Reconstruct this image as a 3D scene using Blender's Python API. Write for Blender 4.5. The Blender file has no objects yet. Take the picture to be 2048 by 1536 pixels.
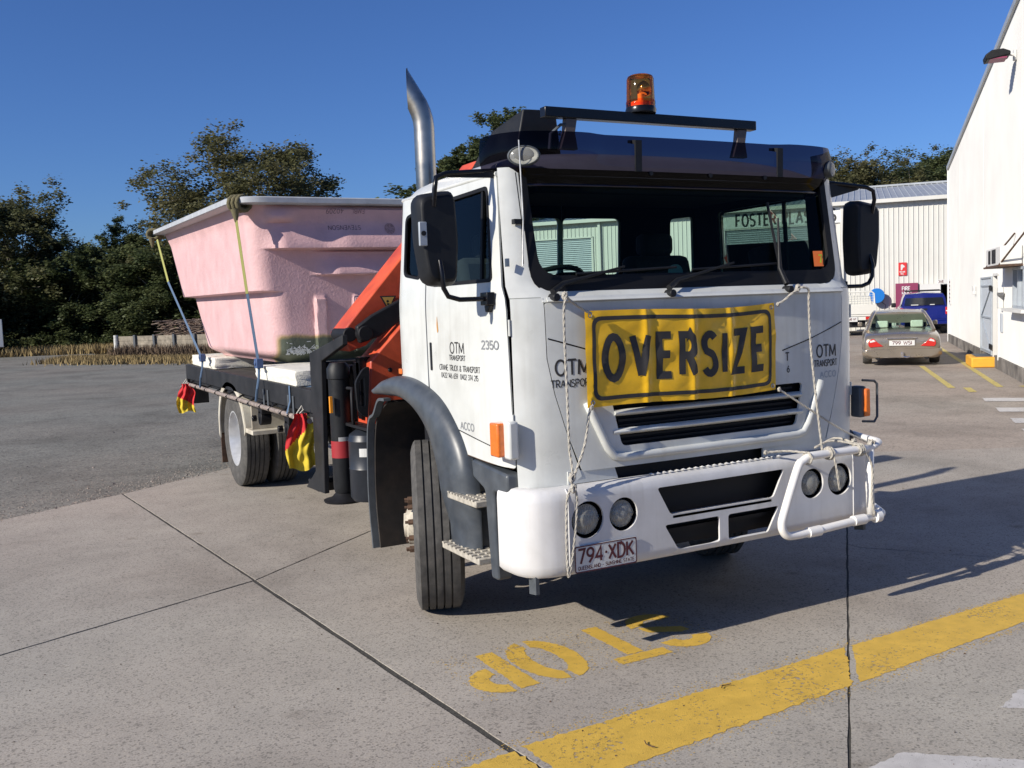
import bpy, bmesh, math, random
from mathutils import Vector, Matrix
from mathutils.geometry import delaunay_2d_cdt
random.seed(7)
PI = math.pi
scene = bpy.context.scene
COL = scene.collection

# ------------------------------------------------------------ camera, sky, sun, exposure
cam = bpy.data.cameras.new('camera'); camo = bpy.data.objects.new('camera', cam); COL.objects.link(camo)
yaw, pitch, roll = math.radians(-27.915), math.radians(-4.642), math.radians(-2.185)
fw = Vector((-math.sin(yaw)*math.cos(pitch), math.cos(yaw)*math.cos(pitch), math.sin(pitch)))
rt0 = Vector((math.cos(yaw), math.sin(yaw), 0)); up0 = rt0.cross(fw)
rt = rt0*math.cos(roll)+up0*math.sin(roll); up = -rt0*math.sin(roll)+up0*math.cos(roll)
mw = Matrix((rt, up, -fw)).transposed().to_4x4(); mw.translation = Vector((-3.391, -4.018, 1.83))
camo.matrix_world = mw
cam.sensor_width = 36; cam.lens = 36*1933.6/2048; cam.clip_start = .05; cam.clip_end = 3000
scene.camera = camo
SUN = Vector((-1, -.105, .55)).normalized()
w = bpy.data.worlds.new('World'); scene.world = w; w.use_nodes = True
nt = w.node_tree; sky = nt.nodes.new('ShaderNodeTexSky'); sky.sky_type = 'NISHITA'; sky.sun_disc = False
sky.sun_elevation = math.asin(SUN.z); sky.sun_rotation = math.atan2(SUN.x, SUN.y)
sky.air_density = 1.0; sky.dust_density = .3; sky.ozone_density = 4.0; sky.altitude = 0
bg = nt.nodes['Background']; bg.inputs[1].default_value = .05
hs = nt.nodes.new('ShaderNodeVectorMath'); hs.operation = 'MULTIPLY'; hs.inputs[1].default_value = (.78, 1.11, 1.76)   # clear deep blue winter air
nt.links.new(sky.outputs[0], hs.inputs[0]); nt.links.new(hs.outputs[0], bg.inputs[0])
sl = bpy.data.lights.new('sun', 'SUN'); so = bpy.data.objects.new('sun', sl); COL.objects.link(so)
sl.energy = 5.0; sl.angle = math.radians(.5); sl.color = (1, .93, .82)
so.rotation_euler = (-SUN).to_track_quat('-Z', 'Y').to_euler()
scene.view_settings.view_transform = 'Standard'; scene.view_settings.look = 'None'
scene.view_settings.exposure = .27; scene.view_settings.gamma = 1; scene.view_settings.use_curve_mapping = False

# ------------------------------------------------------------ materials
MATS = {}
def mat(name, col, rough=.5, metal=0, spec=.5, var=0, vs=8, bump=0, bs=60, coat=0, col2=None, spots=0, alpha=None, ior=None, em=None):
    """principled material; var = brightness mottling, col2 mixes in by large noise, bump = fine relief"""
    if name in MATS: return MATS[name]
    m = bpy.data.materials.new(name); m.use_nodes = True; t = m.node_tree; n = t.nodes; b = n['Principled BSDF']
    b.inputs['Roughness'].default_value = rough; b.inputs['Metallic'].default_value = metal
    b.inputs['Specular IOR Level'].default_value = spec; b.inputs['Coat Weight'].default_value = coat
    b.inputs['Base Color'].default_value = (*col, 1)
    g = n.new('ShaderNodeNewGeometry')
    def noise(sc, det=4, r=.6):
        x = n.new('ShaderNodeTexNoise'); x.inputs['Scale'].default_value = sc; x.inputs['Detail'].default_value = det; x.inputs['Roughness'].default_value = r
        t.links.new(g.outputs['Position'], x.inputs['Vector']); return x
    cur = None
    if col2 is not None:
        x = noise(vs*.35, 5); rp = n.new('ShaderNodeValToRGB'); rp.color_ramp.elements[0].position = .38; rp.color_ramp.elements[1].position = .66
        rp.color_ramp.elements[0].color = (*col, 1); rp.color_ramp.elements[1].color = (*col2, 1)
        t.links.new(x.outputs['Fac'], rp.inputs[0]); cur = rp.outputs[0]
    if var:
        x = noise(vs); mr = n.new('ShaderNodeMapRange'); mr.inputs['From Min'].default_value = .3; mr.inputs['From Max'].default_value = .7
        mr.inputs['To Min'].default_value = 1-var; mr.inputs['To Max'].default_value = 1+var*.6
        t.links.new(x.outputs['Fac'], mr.inputs['Value'])
        mx = n.new('ShaderNodeVectorMath'); mx.operation = 'SCALE'
        if cur: t.links.new(cur, mx.inputs[0])
        else: mx.inputs[0].default_value = col
        t.links.new(mr.outputs[0], mx.inputs['Scale']); cur = mx.outputs[0]
        mr2 = n.new('ShaderNodeMapRange'); mr2.inputs['To Min'].default_value = max(0, rough-.12); mr2.inputs['To Max'].default_value = min(1, rough+.12)
        t.links.new(x.outputs['Fac'], mr2.inputs['Value']); t.links.new(mr2.outputs[0], b.inputs['Roughness'])
    if cur: t.links.new(cur, b.inputs['Base Color'])
    if bump:
        x = noise(bs, 3); bp = n.new('ShaderNodeBump'); bp.inputs['Strength'].default_value = min(1, bump); bp.inputs['Distance'].default_value = .01*max(1, bump)
        t.links.new(x.outputs['Fac'], bp.inputs['Height']); t.links.new(bp.outputs[0], b.inputs['Normal'])
    if em:
        b.inputs['Emission Color'].default_value = (*em[:3], 1); b.inputs['Emission Strength'].default_value = em[3]
    MATS[name] = m; return m

def glass(name, tint, refl=1.0, rough=0.0):
    """thin tinted pane: see-through tint plus fresnel reflection"""
    m = bpy.data.materials.new(name); m.use_nodes = True; t = m.node_tree; n = t.nodes
    n.remove(n['Principled BSDF']); out = n['Material Output']
    tr = n.new('ShaderNodeBsdfTransparent'); tr.inputs[0].default_value = (*tint, 1)
    gl = n.new('ShaderNodeBsdfGlossy'); gl.inputs['Roughness'].default_value = rough
    fr = n.new('ShaderNodeFresnel'); fr.inputs[0].default_value = 1.45
    mu = n.new('ShaderNodeMath'); mu.operation = 'MULTIPLY'; mu.inputs[1].default_value = refl
    mx = n.new('ShaderNodeMixShader'); t.links.new(fr.outputs[0], mu.inputs[0]); t.links.new(mu.outputs[0], mx.inputs[0])
    t.links.new(tr.outputs[0], mx.inputs[1]); t.links.new(gl.outputs[0], mx.inputs[2]); t.links.new(mx.outputs[0], out.inputs[0])
    MATS[name] = m; return m

def lens_mat(name, col, rough=.15, trans=.7):
    m = mat(name, col, rough, coat=.3); b = m.node_tree.nodes['Principled BSDF']; b.inputs['Transmission Weight'].default_value = trans; return m

WHITE = mat('white_paint', (.63, .645, .62), .32, var=.07, vs=6, coat=.3, col2=(.55, .56, .53))
WHITEB = mat('bumper_white_paint', (.66, .655, .65), .38, var=.05, vs=7, coat=.2, col2=(.57, .56, .54))
def streaks(m, amt=.16):
    t = m.node_tree; n = t.nodes; b = n['Principled BSDF']; l = [x for x in t.links if x.to_socket == b.inputs['Base Color']][0]; src = l.from_socket
    g = n.new('ShaderNodeNewGeometry'); mp = n.new('ShaderNodeVectorMath'); mp.operation = 'MULTIPLY'; mp.inputs[1].default_value = (26, 26, 1.6); t.links.new(g.outputs['Position'], mp.inputs[0])
    x = n.new('ShaderNodeTexNoise'); x.inputs['Scale'].default_value = 1; x.inputs['Detail'].default_value = 4; t.links.new(mp.outputs[0], x.inputs['Vector'])
    y = n.new('ShaderNodeTexNoise'); y.inputs['Scale'].default_value = 1.6; y.inputs['Detail'].default_value = 5; t.links.new(g.outputs['Position'], y.inputs['Vector'])
    p = n.new('ShaderNodeMath'); p.operation = 'MULTIPLY'; t.links.new(x.outputs['Fac'], p.inputs[0]); t.links.new(y.outputs['Fac'], p.inputs[1])
    r = n.new('ShaderNodeMapRange'); r.inputs['From Min'].default_value = .25; r.inputs['From Max'].default_value = .42; r.inputs['To Max'].default_value = amt; t.links.new(p.outputs[0], r.inputs['Value'])
    mx = n.new('ShaderNodeMix'); mx.data_type = 'RGBA'; t.links.new(r.outputs[0], mx.inputs[0]); t.links.new(src, mx.inputs[6]); mx.inputs[7].default_value = (.20, .17, .13, 1); t.links.new(mx.outputs[2], b.inputs['Base Color'])
streaks(WHITE, .15); streaks(WHITEB, .16)
DARK = mat('dark_chassis', (.010, .010, .012), .6, spec=.3, var=.3, vs=12)
BLACK = mat('black_plastic', (.012, .013, .015), .5, spec=.3, var=.2, vs=20, bump=.1, bs=300)
BLACKG = mat('black_gloss', (.006, .006, .008), .25, spec=.35)
RUBBER = mat('window_rubber', (.008, .008, .009), .6, spec=.25)
TYRE = mat('tyre_rubber', (.062, .060, .057), .88, var=.25, vs=30, bump=.3, bs=220, col2=(.10, .095, .087))
GREYP = mat('grey_blue_plastic', (.048, .058, .072), .38, var=.25, vs=9, col2=(.085, .095, .105))
GREYD = mat('flap_grey', (.07, .08, .09), .6, var=.25, vs=14)
ORANGE = mat('crane_orange', (.66, .10, .035), .42, var=.18, vs=9, col2=(.50, .065, .03))
STEEL = mat('steel', (.45, .44, .42), .35, 1, var=.2, vs=14)
STACK = mat('exhaust_steel', (.5, .46, .40), .33, 1, var=.25, vs=7, col2=(.36, .32, .27))
CHROME = mat('chrome', (.8, .8, .82), .08, 1)
RIMM = mat('wheel_silver', (.62, .63, .64), .35, .4, var=.15, vs=12)
HUBM = mat('hub_dirty_cream', (.5, .45, .36), .6, var=.4, vs=30)
RUST = mat('rusty_brown', (.09, .05, .03), .8, var=.5, vs=25)
AMBER = mat('amber_lens', (.75, .17, .02), .18, coat=.6, var=.15, vs=60)
REDL = mat('red_lens', (.5, .02, .015), .15, coat=.6)
TREAD = mat('step_tread', (.42, .39, .33), .7, var=.3, vs=30)
VISOR = glass('smoked_acrylic', (.075, .068, .105), .4)
WGLASS = glass('windscreen_glass', (.46, .64, .56), .18)
SGLASS = glass('side_glass', (.72, .86, .80), .6)
LENSG = mat('lamp_glass', (.42, .42, .39), .12, spec=.8, var=.1, vs=40); LENSG.node_tree.nodes['Principled BSDF'].inputs['Alpha'].default_value = .42
LAMPR = mat('lamp_reflector', (.50, .49, .44), .3, .35, var=.35, vs=45)
ROPE = mat('rope_white', (.66, .62, .54), .9, bump=1, bs=400)
PIPE = mat('white_pipe', (.80, .78, .74), .35, var=.06, vs=12, coat=.2)
DKINT = mat('cab_interior_dark', (.008, .008, .010), .9, spec=.1)
INTB = mat('seat_fabric', (.02, .021, .028), .9, var=.3, vs=40)
BLACKINK = mat('black_print', (.03, .028, .028), .6)
MAROON = mat('maroon_print', (.09, .012, .02), .5)
PLATEW = mat('plate_white', (.62, .62, .6), .4)
YELC = mat('banner_vinyl', (.86, .49, .012), .42, var=.12, vs=14, coat=.2)
YELP = mat('yellow_line_paint', (.62, .40, .05), .75, var=.12, vs=14, bump=.5, bs=250)
FLAGR = mat('flag_red', (.55, .02, .025), .85, var=.15, vs=20)
FLAGY = mat('flag_yellow', (.62, .46, .03), .85, var=.15, vs=20)
STRAPB = mat('strap_blue', (.07, .12, .20), .8)
STRAPY = mat('strap_yellow', (.30, .31, .09), .8)
ROPEO = mat('rope_olive', (.17, .15, .08), .95, bump=1, bs=200)
FOAM = mat('foam_block', (.75, .73, .64), .9, var=.12, vs=20, bump=.8, bs=90)
TIMB = mat('weathered_timber', (.30, .26, .20), .9, var=.4, vs=5, col2=(.18, .155, .12), bump=.6, bs=30)
CLAD = mat('cream_cladding', (.62, .61, .56), .45, var=.04, vs=.8)
CLADW = mat('white_cladding', (.68, .675, .645), .5, var=.05, vs=.8, col2=(.63, .62, .59))
ROOFM = mat('zinc_roof', (.42, .44, .45), .45, .3, var=.15, vs=1.5)
PLINTH = mat('plinth_concrete', (.22, .2, .175), .9, var=.5, vs=3, col2=(.09, .08, .07), bump=.6, bs=20)
GAL = mat('galvanised_grey', (.38, .42, .46), .5, .2, var=.12, vs=6)
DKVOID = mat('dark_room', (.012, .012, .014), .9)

# ------------------------------------------------------------ object helpers
def tag(o, label=None, cat=None, group=None, kind=None):
    if label: o['label'] = label
    if cat: o['category'] = cat
    if group: o['group'] = group
    if kind: o['kind'] = kind
    return o
def thing(name, label, cat, loc=(0, 0, 0), rz=0, group=None, kind=None):
    o = bpy.data.objects.new(name, None); o.empty_display_size = .2; COL.objects.link(o)
    o.location = loc; o.rotation_euler = (0, 0, rz); return tag(o, label, cat, group, kind)
def clone(root, loc, rz, label=None, scale=None):
    r = root.copy(); COL.objects.link(r); r.location = loc; r.rotation_euler = (0, 0, rz)
    if scale: r.scale = scale
    if label: r['label'] = label
    def rec(a, b):
        for c in list(a.children):
            d = c.copy(); COL.objects.link(d); d.parent = b; rec(c, d)
    rec(root, r); return r

class MB:
    def __init__(s): s.v = []; s.f = []; s.m = []; s.mi = 0
    def add(s, vs, fs, M=None):
        k = len(s.v)
        s.v += [tuple(M @ Vector(p)) if M else tuple(p) for p in vs]
        s.f += [tuple(i+k for i in f) for f in fs]; s.m += [s.mi]*len(fs); return s
    def box(s, x0, x1, y0, y1, z0, z1, M=None):
        vs = [(x, y, z) for z in (z0, z1) for y in (y0, y1) for x in (x0, x1)]
        return s.add(vs, [(0, 2, 3, 1), (4, 5, 7, 6), (0, 1, 5, 4), (2, 6, 7, 3), (0, 4, 6, 2), (1, 3, 7, 5)], M)
    def prism(s, poly, axis, a, b, M=None):
        """2D polygon extruded along axis; poly coords are the other two axes in order"""
        n = len(poly)
        def P(q, c):
            return {0: (c, q[0], q[1]), 1: (q[0], c, q[1]), 2: (q[0], q[1], c)}[axis]
        vs = [P(q, a) for q in poly]+[P(q, b) for q in poly]
        fs = [tuple(range(n)), tuple(range(2*n-1, n-1, -1))]+[(i, i+n, (i+1) % n+n, (i+1) % n) for i in range(n)]
        return s.add(vs, fs, M)
    def tube(s, pts, r, seg=10, cap=True, closed=False, flat=1.0):
        pts = [Vector(p) for p in pts]; n = len(pts); R = r if isinstance(r, (list, tuple)) else [r]*n
        rings = []; prev = None
        for i, p in enumerate(pts):
            if closed: d = (pts[(i+1) % n]-pts[i-1])
            else: d = pts[min(i+1, n-1)]-pts[max(i-1, 0)]
            d.normalize()
            if prev is None:
                a = Vector((0, 0, 1)) if abs(d.z) < .9 else Vector((1, 0, 0)); x = d.cross(a).normalized()
            else:
                x = prev-d*prev.dot(d); x.normalize()
            prev = x; y = d.cross(x)
            rings.append([p+x*R[i]*math.cos(2*PI*k/seg)+y*R[i]*flat*math.sin(2*PI*k/seg) for k in range(seg)])
        vs = [q for rg in rings for q in rg]; fs = []
        for i in range(n if closed else n-1):
            a, b = i*seg, ((i+1) % n)*seg
            for k in range(seg): fs.append((a+k, a+(k+1) % seg, b+(k+1) % seg, b+k))
        if cap and not closed: fs += [tuple(range(seg-1, -1, -1)), tuple((n-1)*seg+k for k in range(seg))]
        return s.add(vs, fs)
    def lathe(s, prof, M=None, seg=32, a0=0, a1=2*PI):
        """profile (r, h) turned about local Z"""
        full = abs(a1-a0-2*PI) < 1e-6; ns = seg if full else seg+1; n = len(prof)
        vs = [(r*math.cos(a0+(a1-a0)*k/seg), r*math.sin(a0+(a1-a0)*k/seg), h) for k in range(ns) for r, h in prof]
        fs = []
        for k in range(seg):
            a, b = k*n, ((k+1) % ns)*n
            for i in range(n-1): fs.append((a+i, b+i, b+i+1, a+i+1))
        return s.add(vs, fs, M)
    def cyl(s, c, r, h, axis=2, seg=20, r2=None):
        M = Matrix.Translation(c) @ ({0: Matrix.Rotation(PI/2, 4, 'Y'), 1: Matrix.Rotation(-PI/2, 4, 'X'), 2: Matrix.Identity(4)}[axis])
        r2 = r if r2 is None else r2
        vs = [(r*math.cos(2*PI*k/seg), r*math.sin(2*PI*k/seg), 0) for k in range(seg)]+[(r2*math.cos(2*PI*k/seg), r2*math.sin(2*PI*k/seg), h) for k in range(seg)]
        fs = [(k, (k+1) % seg, (k+1) % seg+seg, k+seg) for k in range(seg)]+[tuple(range(seg-1, -1, -1)), tuple(range(seg, 2*seg))]
        return s.add(vs, fs, M)
    def grid(s, nu, nv, f, closeu=False):
        k = [f(i/(nu), j/(nv)) for i in range(nu+1) for j in range(nv+1)]
        return s.add(k, [(i*(nv+1)+j, (i+1)*(nv+1)+j, (i+1)*(nv+1)+j+1, i*(nv+1)+j+1) for i in range(nu) for j in range(nv)])
    def build(s, name, m, parent=None, smooth=None, bevel=0, solid=0, sub=0, loc=None, flip=False, kind=None):
        me = bpy.data.meshes.new(name); me.from_pydata(s.v, [], s.f)
        if not isinstance(m, (list, tuple)): m = [m]
        for q in m: me.materials.append(q)
        me.polygons.foreach_set('material_index', s.m)
        if flip is not None:
            bm = bmesh.new(); bm.from_mesh(me)
            if len(bm.faces) < 60000: bmesh.ops.recalc_face_normals(bm, faces=bm.faces)
            if flip: bmesh.ops.reverse_faces(bm, faces=bm.faces)
            bm.to_mesh(me); bm.free()
        o = bpy.data.objects.new(name, me); COL.objects.link(o); o.parent = parent
        if loc: o.location = loc
        if solid:
            q = o.modifiers.new('s', 'SOLIDIFY'); q.thickness = abs(solid); q.offset = 1 if solid > 0 else -1
        if bevel:
            q = o.modifiers.new('b', 'BEVEL'); q.width = bevel; q.segments = 2; q.limit_method = 'ANGLE'; q.angle_limit = math.radians(35)
            if smooth is None: smooth = 40
        if solid and smooth and smooth < 180 and not bevel:
            q = o.modifiers.new('e', 'EDGE_SPLIT'); q.split_angle = math.radians(min(smooth, 50)); q.use_edge_sharp = False
        if sub:
            q = o.modifiers.new('u', 'SUBSURF'); q.levels = sub; q.render_levels = sub
            if smooth is None: smooth = 180
        if smooth:
            if smooth >= 180: me.polygons.foreach_set('use_smooth', [True]*len(me.polygons))
            else:
                me.polygons.foreach_set('use_smooth', [True]*len(me.polygons))
                try: me.set_sharp_from_angle(angle=math.radians(smooth))
                except Exception: pass
        me.update()
        if kind: o['kind'] = kind
        return o

def inpoly(p, poly):
    x, y = p; c = False; j = len(poly)-1
    for i in range(len(poly)):
        xi, yi = poly[i]; xj, yj = poly[j]
        if (yi > y) != (yj > y) and x < (xj-xi)*(y-yi)/(yj-yi)+xi: c = not c
        j = i
    return c
def resample(poly, step):
    out = []
    for i in range(len(poly)):
        a, b = Vector(poly[i]), Vector(poly[(i+1) % len(poly)]); n = max(1, int((b-a).length/step+.5))
        for k in range(n): out.append(tuple(a.lerp(b, k/n)))
    return out
def rpoly(poly, r, seg=5):
    """round the corners of a polygon; r may be a list"""
    out = []; n = len(poly)
    for i in range(n):
        p = Vector(poly[i]); a = (Vector(poly[i-1])-p); b = (Vector(poly[(i+1) % n])-p)
        rr = r[i] if isinstance(r, (list, tuple)) else r
        d = min(rr, a.length*.49, b.length*.49)
        if d <= 0: out.append(tuple(p)); continue
        A = p+a.normalized()*d; B = p+b.normalized()*d
        for k in range(seg+1):
            t = k/seg; out.append(tuple(A*(1-t)**2+p*2*t*(1-t)+B*t*t))
    return out
def circ(cx, cy, rx, ry=None, n=28):
    ry = rx if ry is None else ry
    return [(cx+rx*math.cos(2*PI*k/n), cy+ry*math.sin(2*PI*k/n)) for k in range(n)]
def sheet(mb, outer, holes, f, step=.05):
    """flat outline with holes, triangulated finely and mapped to 3D by f(u, v)"""
    outer = resample(outer, step); holes = [resample(h, step) for h in holes]
    vs = []; es = []
    for loop in [outer]+holes:
        k = len(vs); vs += loop; es += [(k+i, k+(i+1) % len(loop)) for i in range(len(loop))]
    xs = [p[0] for p in outer]; ys = [p[1] for p in outer]
    nx = int((max(xs)-min(xs))/step); ny = int((max(ys)-min(ys))/step)
    for i in range(1, nx+1):
        for j in range(1, ny+1):
            p = (min(xs)+i*step*.997, min(ys)+j*step*.997)
            if inpoly(p, outer) and not any(inpoly(p, h) for h in holes):
                if min((p[0]-q[0])**2+(p[1]-q[1])**2 for q in vs[:len(es)]) > (step*.45)**2: vs.append(p)
    r = delaunay_2d_cdt([Vector(v) for v in vs], es, [], 0, 1e-6)
    keep = []
    for t in r[2]:
        c = ((r[0][t[0]].x+r[0][t[1]].x+r[0][t[2]].x)/3, (r[0][t[0]].y+r[0][t[1]].y+r[0][t[2]].y)/3)
        if inpoly(c, outer) and not any(inpoly(c, h) for h in holes): keep.append(tuple(t))
    mb.add([tuple(f(v.x, v.y)) for v in r[0]], keep); return mb

# ------------------------------------------------------------ stroke lettering
def arc(cx, cy, rx, ry, a0, a1, n=9):
    return [(cx+rx*math.cos(math.radians(a0+(a1-a0)*k/n)), cy+ry*math.sin(math.radians(a0+(a1-a0)*k/n))) for k in range(n+1)]
def OO(wd): return [arc(wd/2, .5, wd/2, .5, 90, 450, 20)]
def OB(wd, r=.25):
    return [[(wd, .5), (wd, 1-r)]+arc(wd-r, 1-r, r, r, 0, 90, 4)+arc(r, 1-r, r, r, 90, 180, 4)+arc(r, r, r, r, 180, 270, 4)+arc(wd-r, r, r, r, 270, 360, 4)+[(wd, .5)]]
GL = {
 'A': (.62, [[(0, 0), (.31, .97)], [(.31, .97), (.62, 0)], [(.11, .34), (.51, .34)]]), 'B': (.52, [[(0, 0), (0, 1), (.28, 1)]+arc(.28, .76, .2, .24, 90, -90, 6)+[(0, .52)], [(.28, .52)]+arc(.28, .26, .24, .26, 90, -90, 6)+[(0, 0)]]),
 'C': (.56, [arc(.3, .5, .3, .5, 48, 312, 14)]), 'D': (.56, [[(0, 0), (0, 1), (.22, 1)]+arc(.22, .5, .34, .5, 90, -90, 10)+[(0, 0)]]),
 'E': (.46, [[(.46, 1), (0, 1), (0, 0), (.46, 0)], [(0, .52), (.4, .52)]]), 'F': (.44, [[(.44, 1), (0, 1), (0, 0)], [(0, .52), (.38, .52)]]),
 'G': (.58, [arc(.3, .5, .3, .5, 48, 340, 14)+[(.58, .45), (.34, .45)]]), 'H': (.56, [[(0, 0), (0, 1)], [(.56, 0), (.56, 1)], [(0, .52), (.56, .52)]]),
 'I': (.02, [[(0, 0), (0, 1)]]), 'J': (.4, [[(.4, 1), (.4, .24)]+arc(.2, .22, .2, .22, 0, -180, 7)]), 'K': (.54, [[(0, 0), (0, 1)], [(.5, 1), (.02, .42)], [(.16, .58), (.54, 0)]]),
 'L': (.44, [[(0, 1), (0, 0), (.44, 0)]]), 'M': (.74, [[(0, 0), (.05, 1)], [(.05, .98), (.37, .12)], [(.37, .12), (.69, .98)], [(.69, 1), (.74, 0)]]), 'N': (.58, [[(0, 0), (0, 1)], [(0, .98), (.58, .02)], [(.58, 0), (.58, 1)]]),
 'O': (.64, OO(.64)), 'P': (.5, [[(0, 0), (0, 1), (.26, 1)]+arc(.26, .74, .24, .26, 90, -90, 8)+[(0, .48)]]), 'Q': (.64, OO(.64)+[[(.38, .25), (.62, -.04)]]),
 'R': (.54, [[(0, 0), (0, 1), (.26, 1)]+arc(.26, .74, .24, .26, 90, -90, 8)+[(0, .48)], [(.24, .48), (.54, 0)]]),
 'S': (.5, [arc(.25, .75, .24, .25, 35, 225, 9)+arc(.25, .25, .25, .26, 68, -150, 10)]), 'T': (.56, [[(0, 1), (.56, 1)], [(.28, 1), (.28, 0)]]),
 'U': (.56, [[(0, 1), (0, .28)]+arc(.28, .28, .28, .28, 180, 360, 8)+[(.56, 1)]]), 'V': (.6, [[(0, 1), (.3, .03)], [(.3, .03), (.6, 1)]]), 'W': (.84, [[(0, 1), (.2, 0), (.42, .85), (.64, 0), (.84, 1)]]),
 'X': (.56, [[(0, 0), (.56, 1)], [(0, 1), (.56, 0)]]), 'Y': (.56, [[(0, 1), (.28, .46), (.56, 1)], [(.28, .46), (.28, 0)]]), 'Z': (.5, [[(0, 1), (.5, 1), (0, 0), (.5, 0)]]),
 '0': (.5, OO(.5)), '1': (.2, [[(0, .8), (.18, 1), (.18, 0)]]), '2': (.48, [arc(.24, .74, .24, .26, 160, -30, 8)+[(0, 0), (.48, 0)]]),
 '3': (.46, [arc(.22, .76, .22, .24, 150, -80, 8), arc(.22, .27, .24, .27, 80, -150, 8)]), '4': (.52, [[(.38, 0), (.38, 1), (0, .3), (.52, .3)]]),
 '5': (.46, [[(.42, 1), (.06, 1), (.03, .54)]+arc(.22, .3, .24, .3, 125, -145, 10)]), '6': (.48, [[(.36, 1), (.10, .62), (.002, .32)], arc(.24, .28, .24, .28, 90, 450, 16)]),
 '7': (.48, [[(0, 1), (.48, 1), (.16, 0)]]), '8': (.46, [arc(.23, .75, .2, .25, -90, 270, 12), arc(.23, .25, .23, .25, 90, 450, 12)]), '9': (.48, [arc(.24, .72, .24, .28, 90, 450, 16), [(.478, .70), (.40, .34), (.14, .0)]]),
 '&': (.6, [[(.6, 0), (.14, .72)]+arc(.28, .82, .16, .18, 200, -30, 8)+[(.06, .4)]+arc(.22, .22, .2, .22, 150, 330, 6)+[(.55, .42)]]), '-': (.3, [[(0, .45), (.3, .45)]]), '.': (.1, [[(.0, .45), (.1, .45)]]),
 '>': (.4, [[(0, .8), (.4, .45), (0, .1)]]), '+': (.4, [[(.2, .2), (.2, .8)], [(0, .5), (.4, .5)]]), ' ': (.32, [])}
def ribbon(pl, h):
    closed = len(pl) > 3 and (Vector(pl[0])-Vector(pl[-1])).length < 1e-4
    P = [Vector(p) for p in (pl[:-1] if closed else pl)]; n = len(P); L = []; R = []
    for i in range(n):
        a = P[i-1] if (i or closed) else None; b = P[(i+1) % n] if (i < n-1 or closed) else None
        d1 = (P[i]-a).normalized() if a is not None else (b-P[i]).normalized(); d2 = (b-P[i]).normalized() if b is not None else d1
        n1 = Vector((-d1.y, d1.x)); n2 = Vector((-d2.y, d2.x)); m = n1+n2
        m = n1 if m.length < .2 else m.normalized(); k = h/max(.45, m.dot(n1)); L.append(P[i]+m*k); R.append(P[i]-m*k)
    q = []
    for i in range(n if closed else n-1):
        j = (i+1) % n; q.append([L[i], R[i], R[j], L[j]])
    return q
def text(mb, s, h, f, weight=.14, gap=.16, wide=1.0, serif=0, center=False, fit=None):
    """strokes of each glyph merged to clean flat faces, placed by f(u, v)"""
    if fit: gap = max(gap, weight*1.15); wide = (fit/h-gap*(len(s)-1))/sum(GL[c][0] for c in s)
    tot = sum(GL[c][0]*wide+gap for c in s)-gap; x = -tot*h/2 if center else 0
    for c in s:
        wd, st = GL[c]; quads = []
        for pl in st:
            pl = [(p[0]*wide, p[1]) for p in pl]; quads += ribbon(pl, weight/2)
            if serif and not (len(pl) > 3 and abs(pl[0][0]-pl[-1][0])+abs(pl[0][1]-pl[-1][1]) < 1e-3):
                for e in (pl[0], pl[-1]):
                    if e[1] < .04 or e[1] > .96:
                        yy = weight*.22 if e[1] < .5 else 1-weight*.22
                        quads += ribbon([(e[0]-serif, yy), (e[0]+serif, yy)], weight*.22)
        vs = []; fs = []; QS = []
        for q in quads:
            k = len(vs); ar = sum(q[i].x*q[(i+1) % 4].y-q[(i+1) % 4].x*q[i].y for i in range(4))
            if ar < 0: q = q[::-1]
            vs += q; fs.append([k, k+1, k+2, k+3]); QS.append([(p.x, p.y) for p in q])
        if vs:
            r = delaunay_2d_cdt(vs, [(f_[i], f_[(i+1) % 4]) for f_ in fs for i in range(4)], [], 0, 1e-5)
            keep = []
            for t in r[2]:
                c_ = ((r[0][t[0]].x+r[0][t[1]].x+r[0][t[2]].x)/3, (r[0][t[0]].y+r[0][t[1]].y+r[0][t[2]].y)/3)
                if any(inpoly(c_, q) for q in QS): keep.append(tuple(t))
            mb.add([tuple(f(x+v.x*h, v.y*h)) for v in r[0]], keep)
        x += (wd*wide+gap)*h
    return tot*h
def plane(o, ux, uz, off=0):
    o, ux, uz = Vector(o), Vector(ux), Vector(uz); n = ux.cross(uz).normalized()*off
    return lambda u, v: o+ux*u+uz*v+n
# ============================================================ THE TRUCK (its front faces -Y, origin on the ground at the bumper centre)
truck = thing('crane_truck', 'large white flat-bed crane truck with black mirrors and smoked visor, wheels turned', 'truck')
_pl = [(0, .06), (.4, .064), (.75, .076), (.93, .092), (1.06, .122), (1.15, .18), (1.19, .25), (1.203, .4), (1.205, .8), (1.205, 1.45), (1.20, 1.56), (1.17, 1.61), (1.1, 1.63), (.6, 1.635), (0, 1.64)]
def _cat(p0, p1, p2, p3, t):
    return tuple(.5*((2*b)+(-a+c)*t+(2*a-5*b+4*c-d)*t*t+(-a+3*b-3*c+d)*t**3) for a, b, c, d in zip(p0, p1, p2, p3))
_den = []
for i in range(len(_pl)-1):
    p0 = _pl[i-1] if i else (-_pl[1][0], _pl[1][1]); p3 = _pl[i+2] if i+2 < len(_pl) else _pl[-1]
    for k in range(10): _den.append(_cat(p0, _pl[i], _pl[i+1], p3, k/10))
_den.append(_pl[-1]); _acc = [0]
for a, b in zip(_den, _den[1:]): _acc.append(_acc[-1]+math.hypot(b[0]-a[0], b[1]-a[1]))
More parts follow.
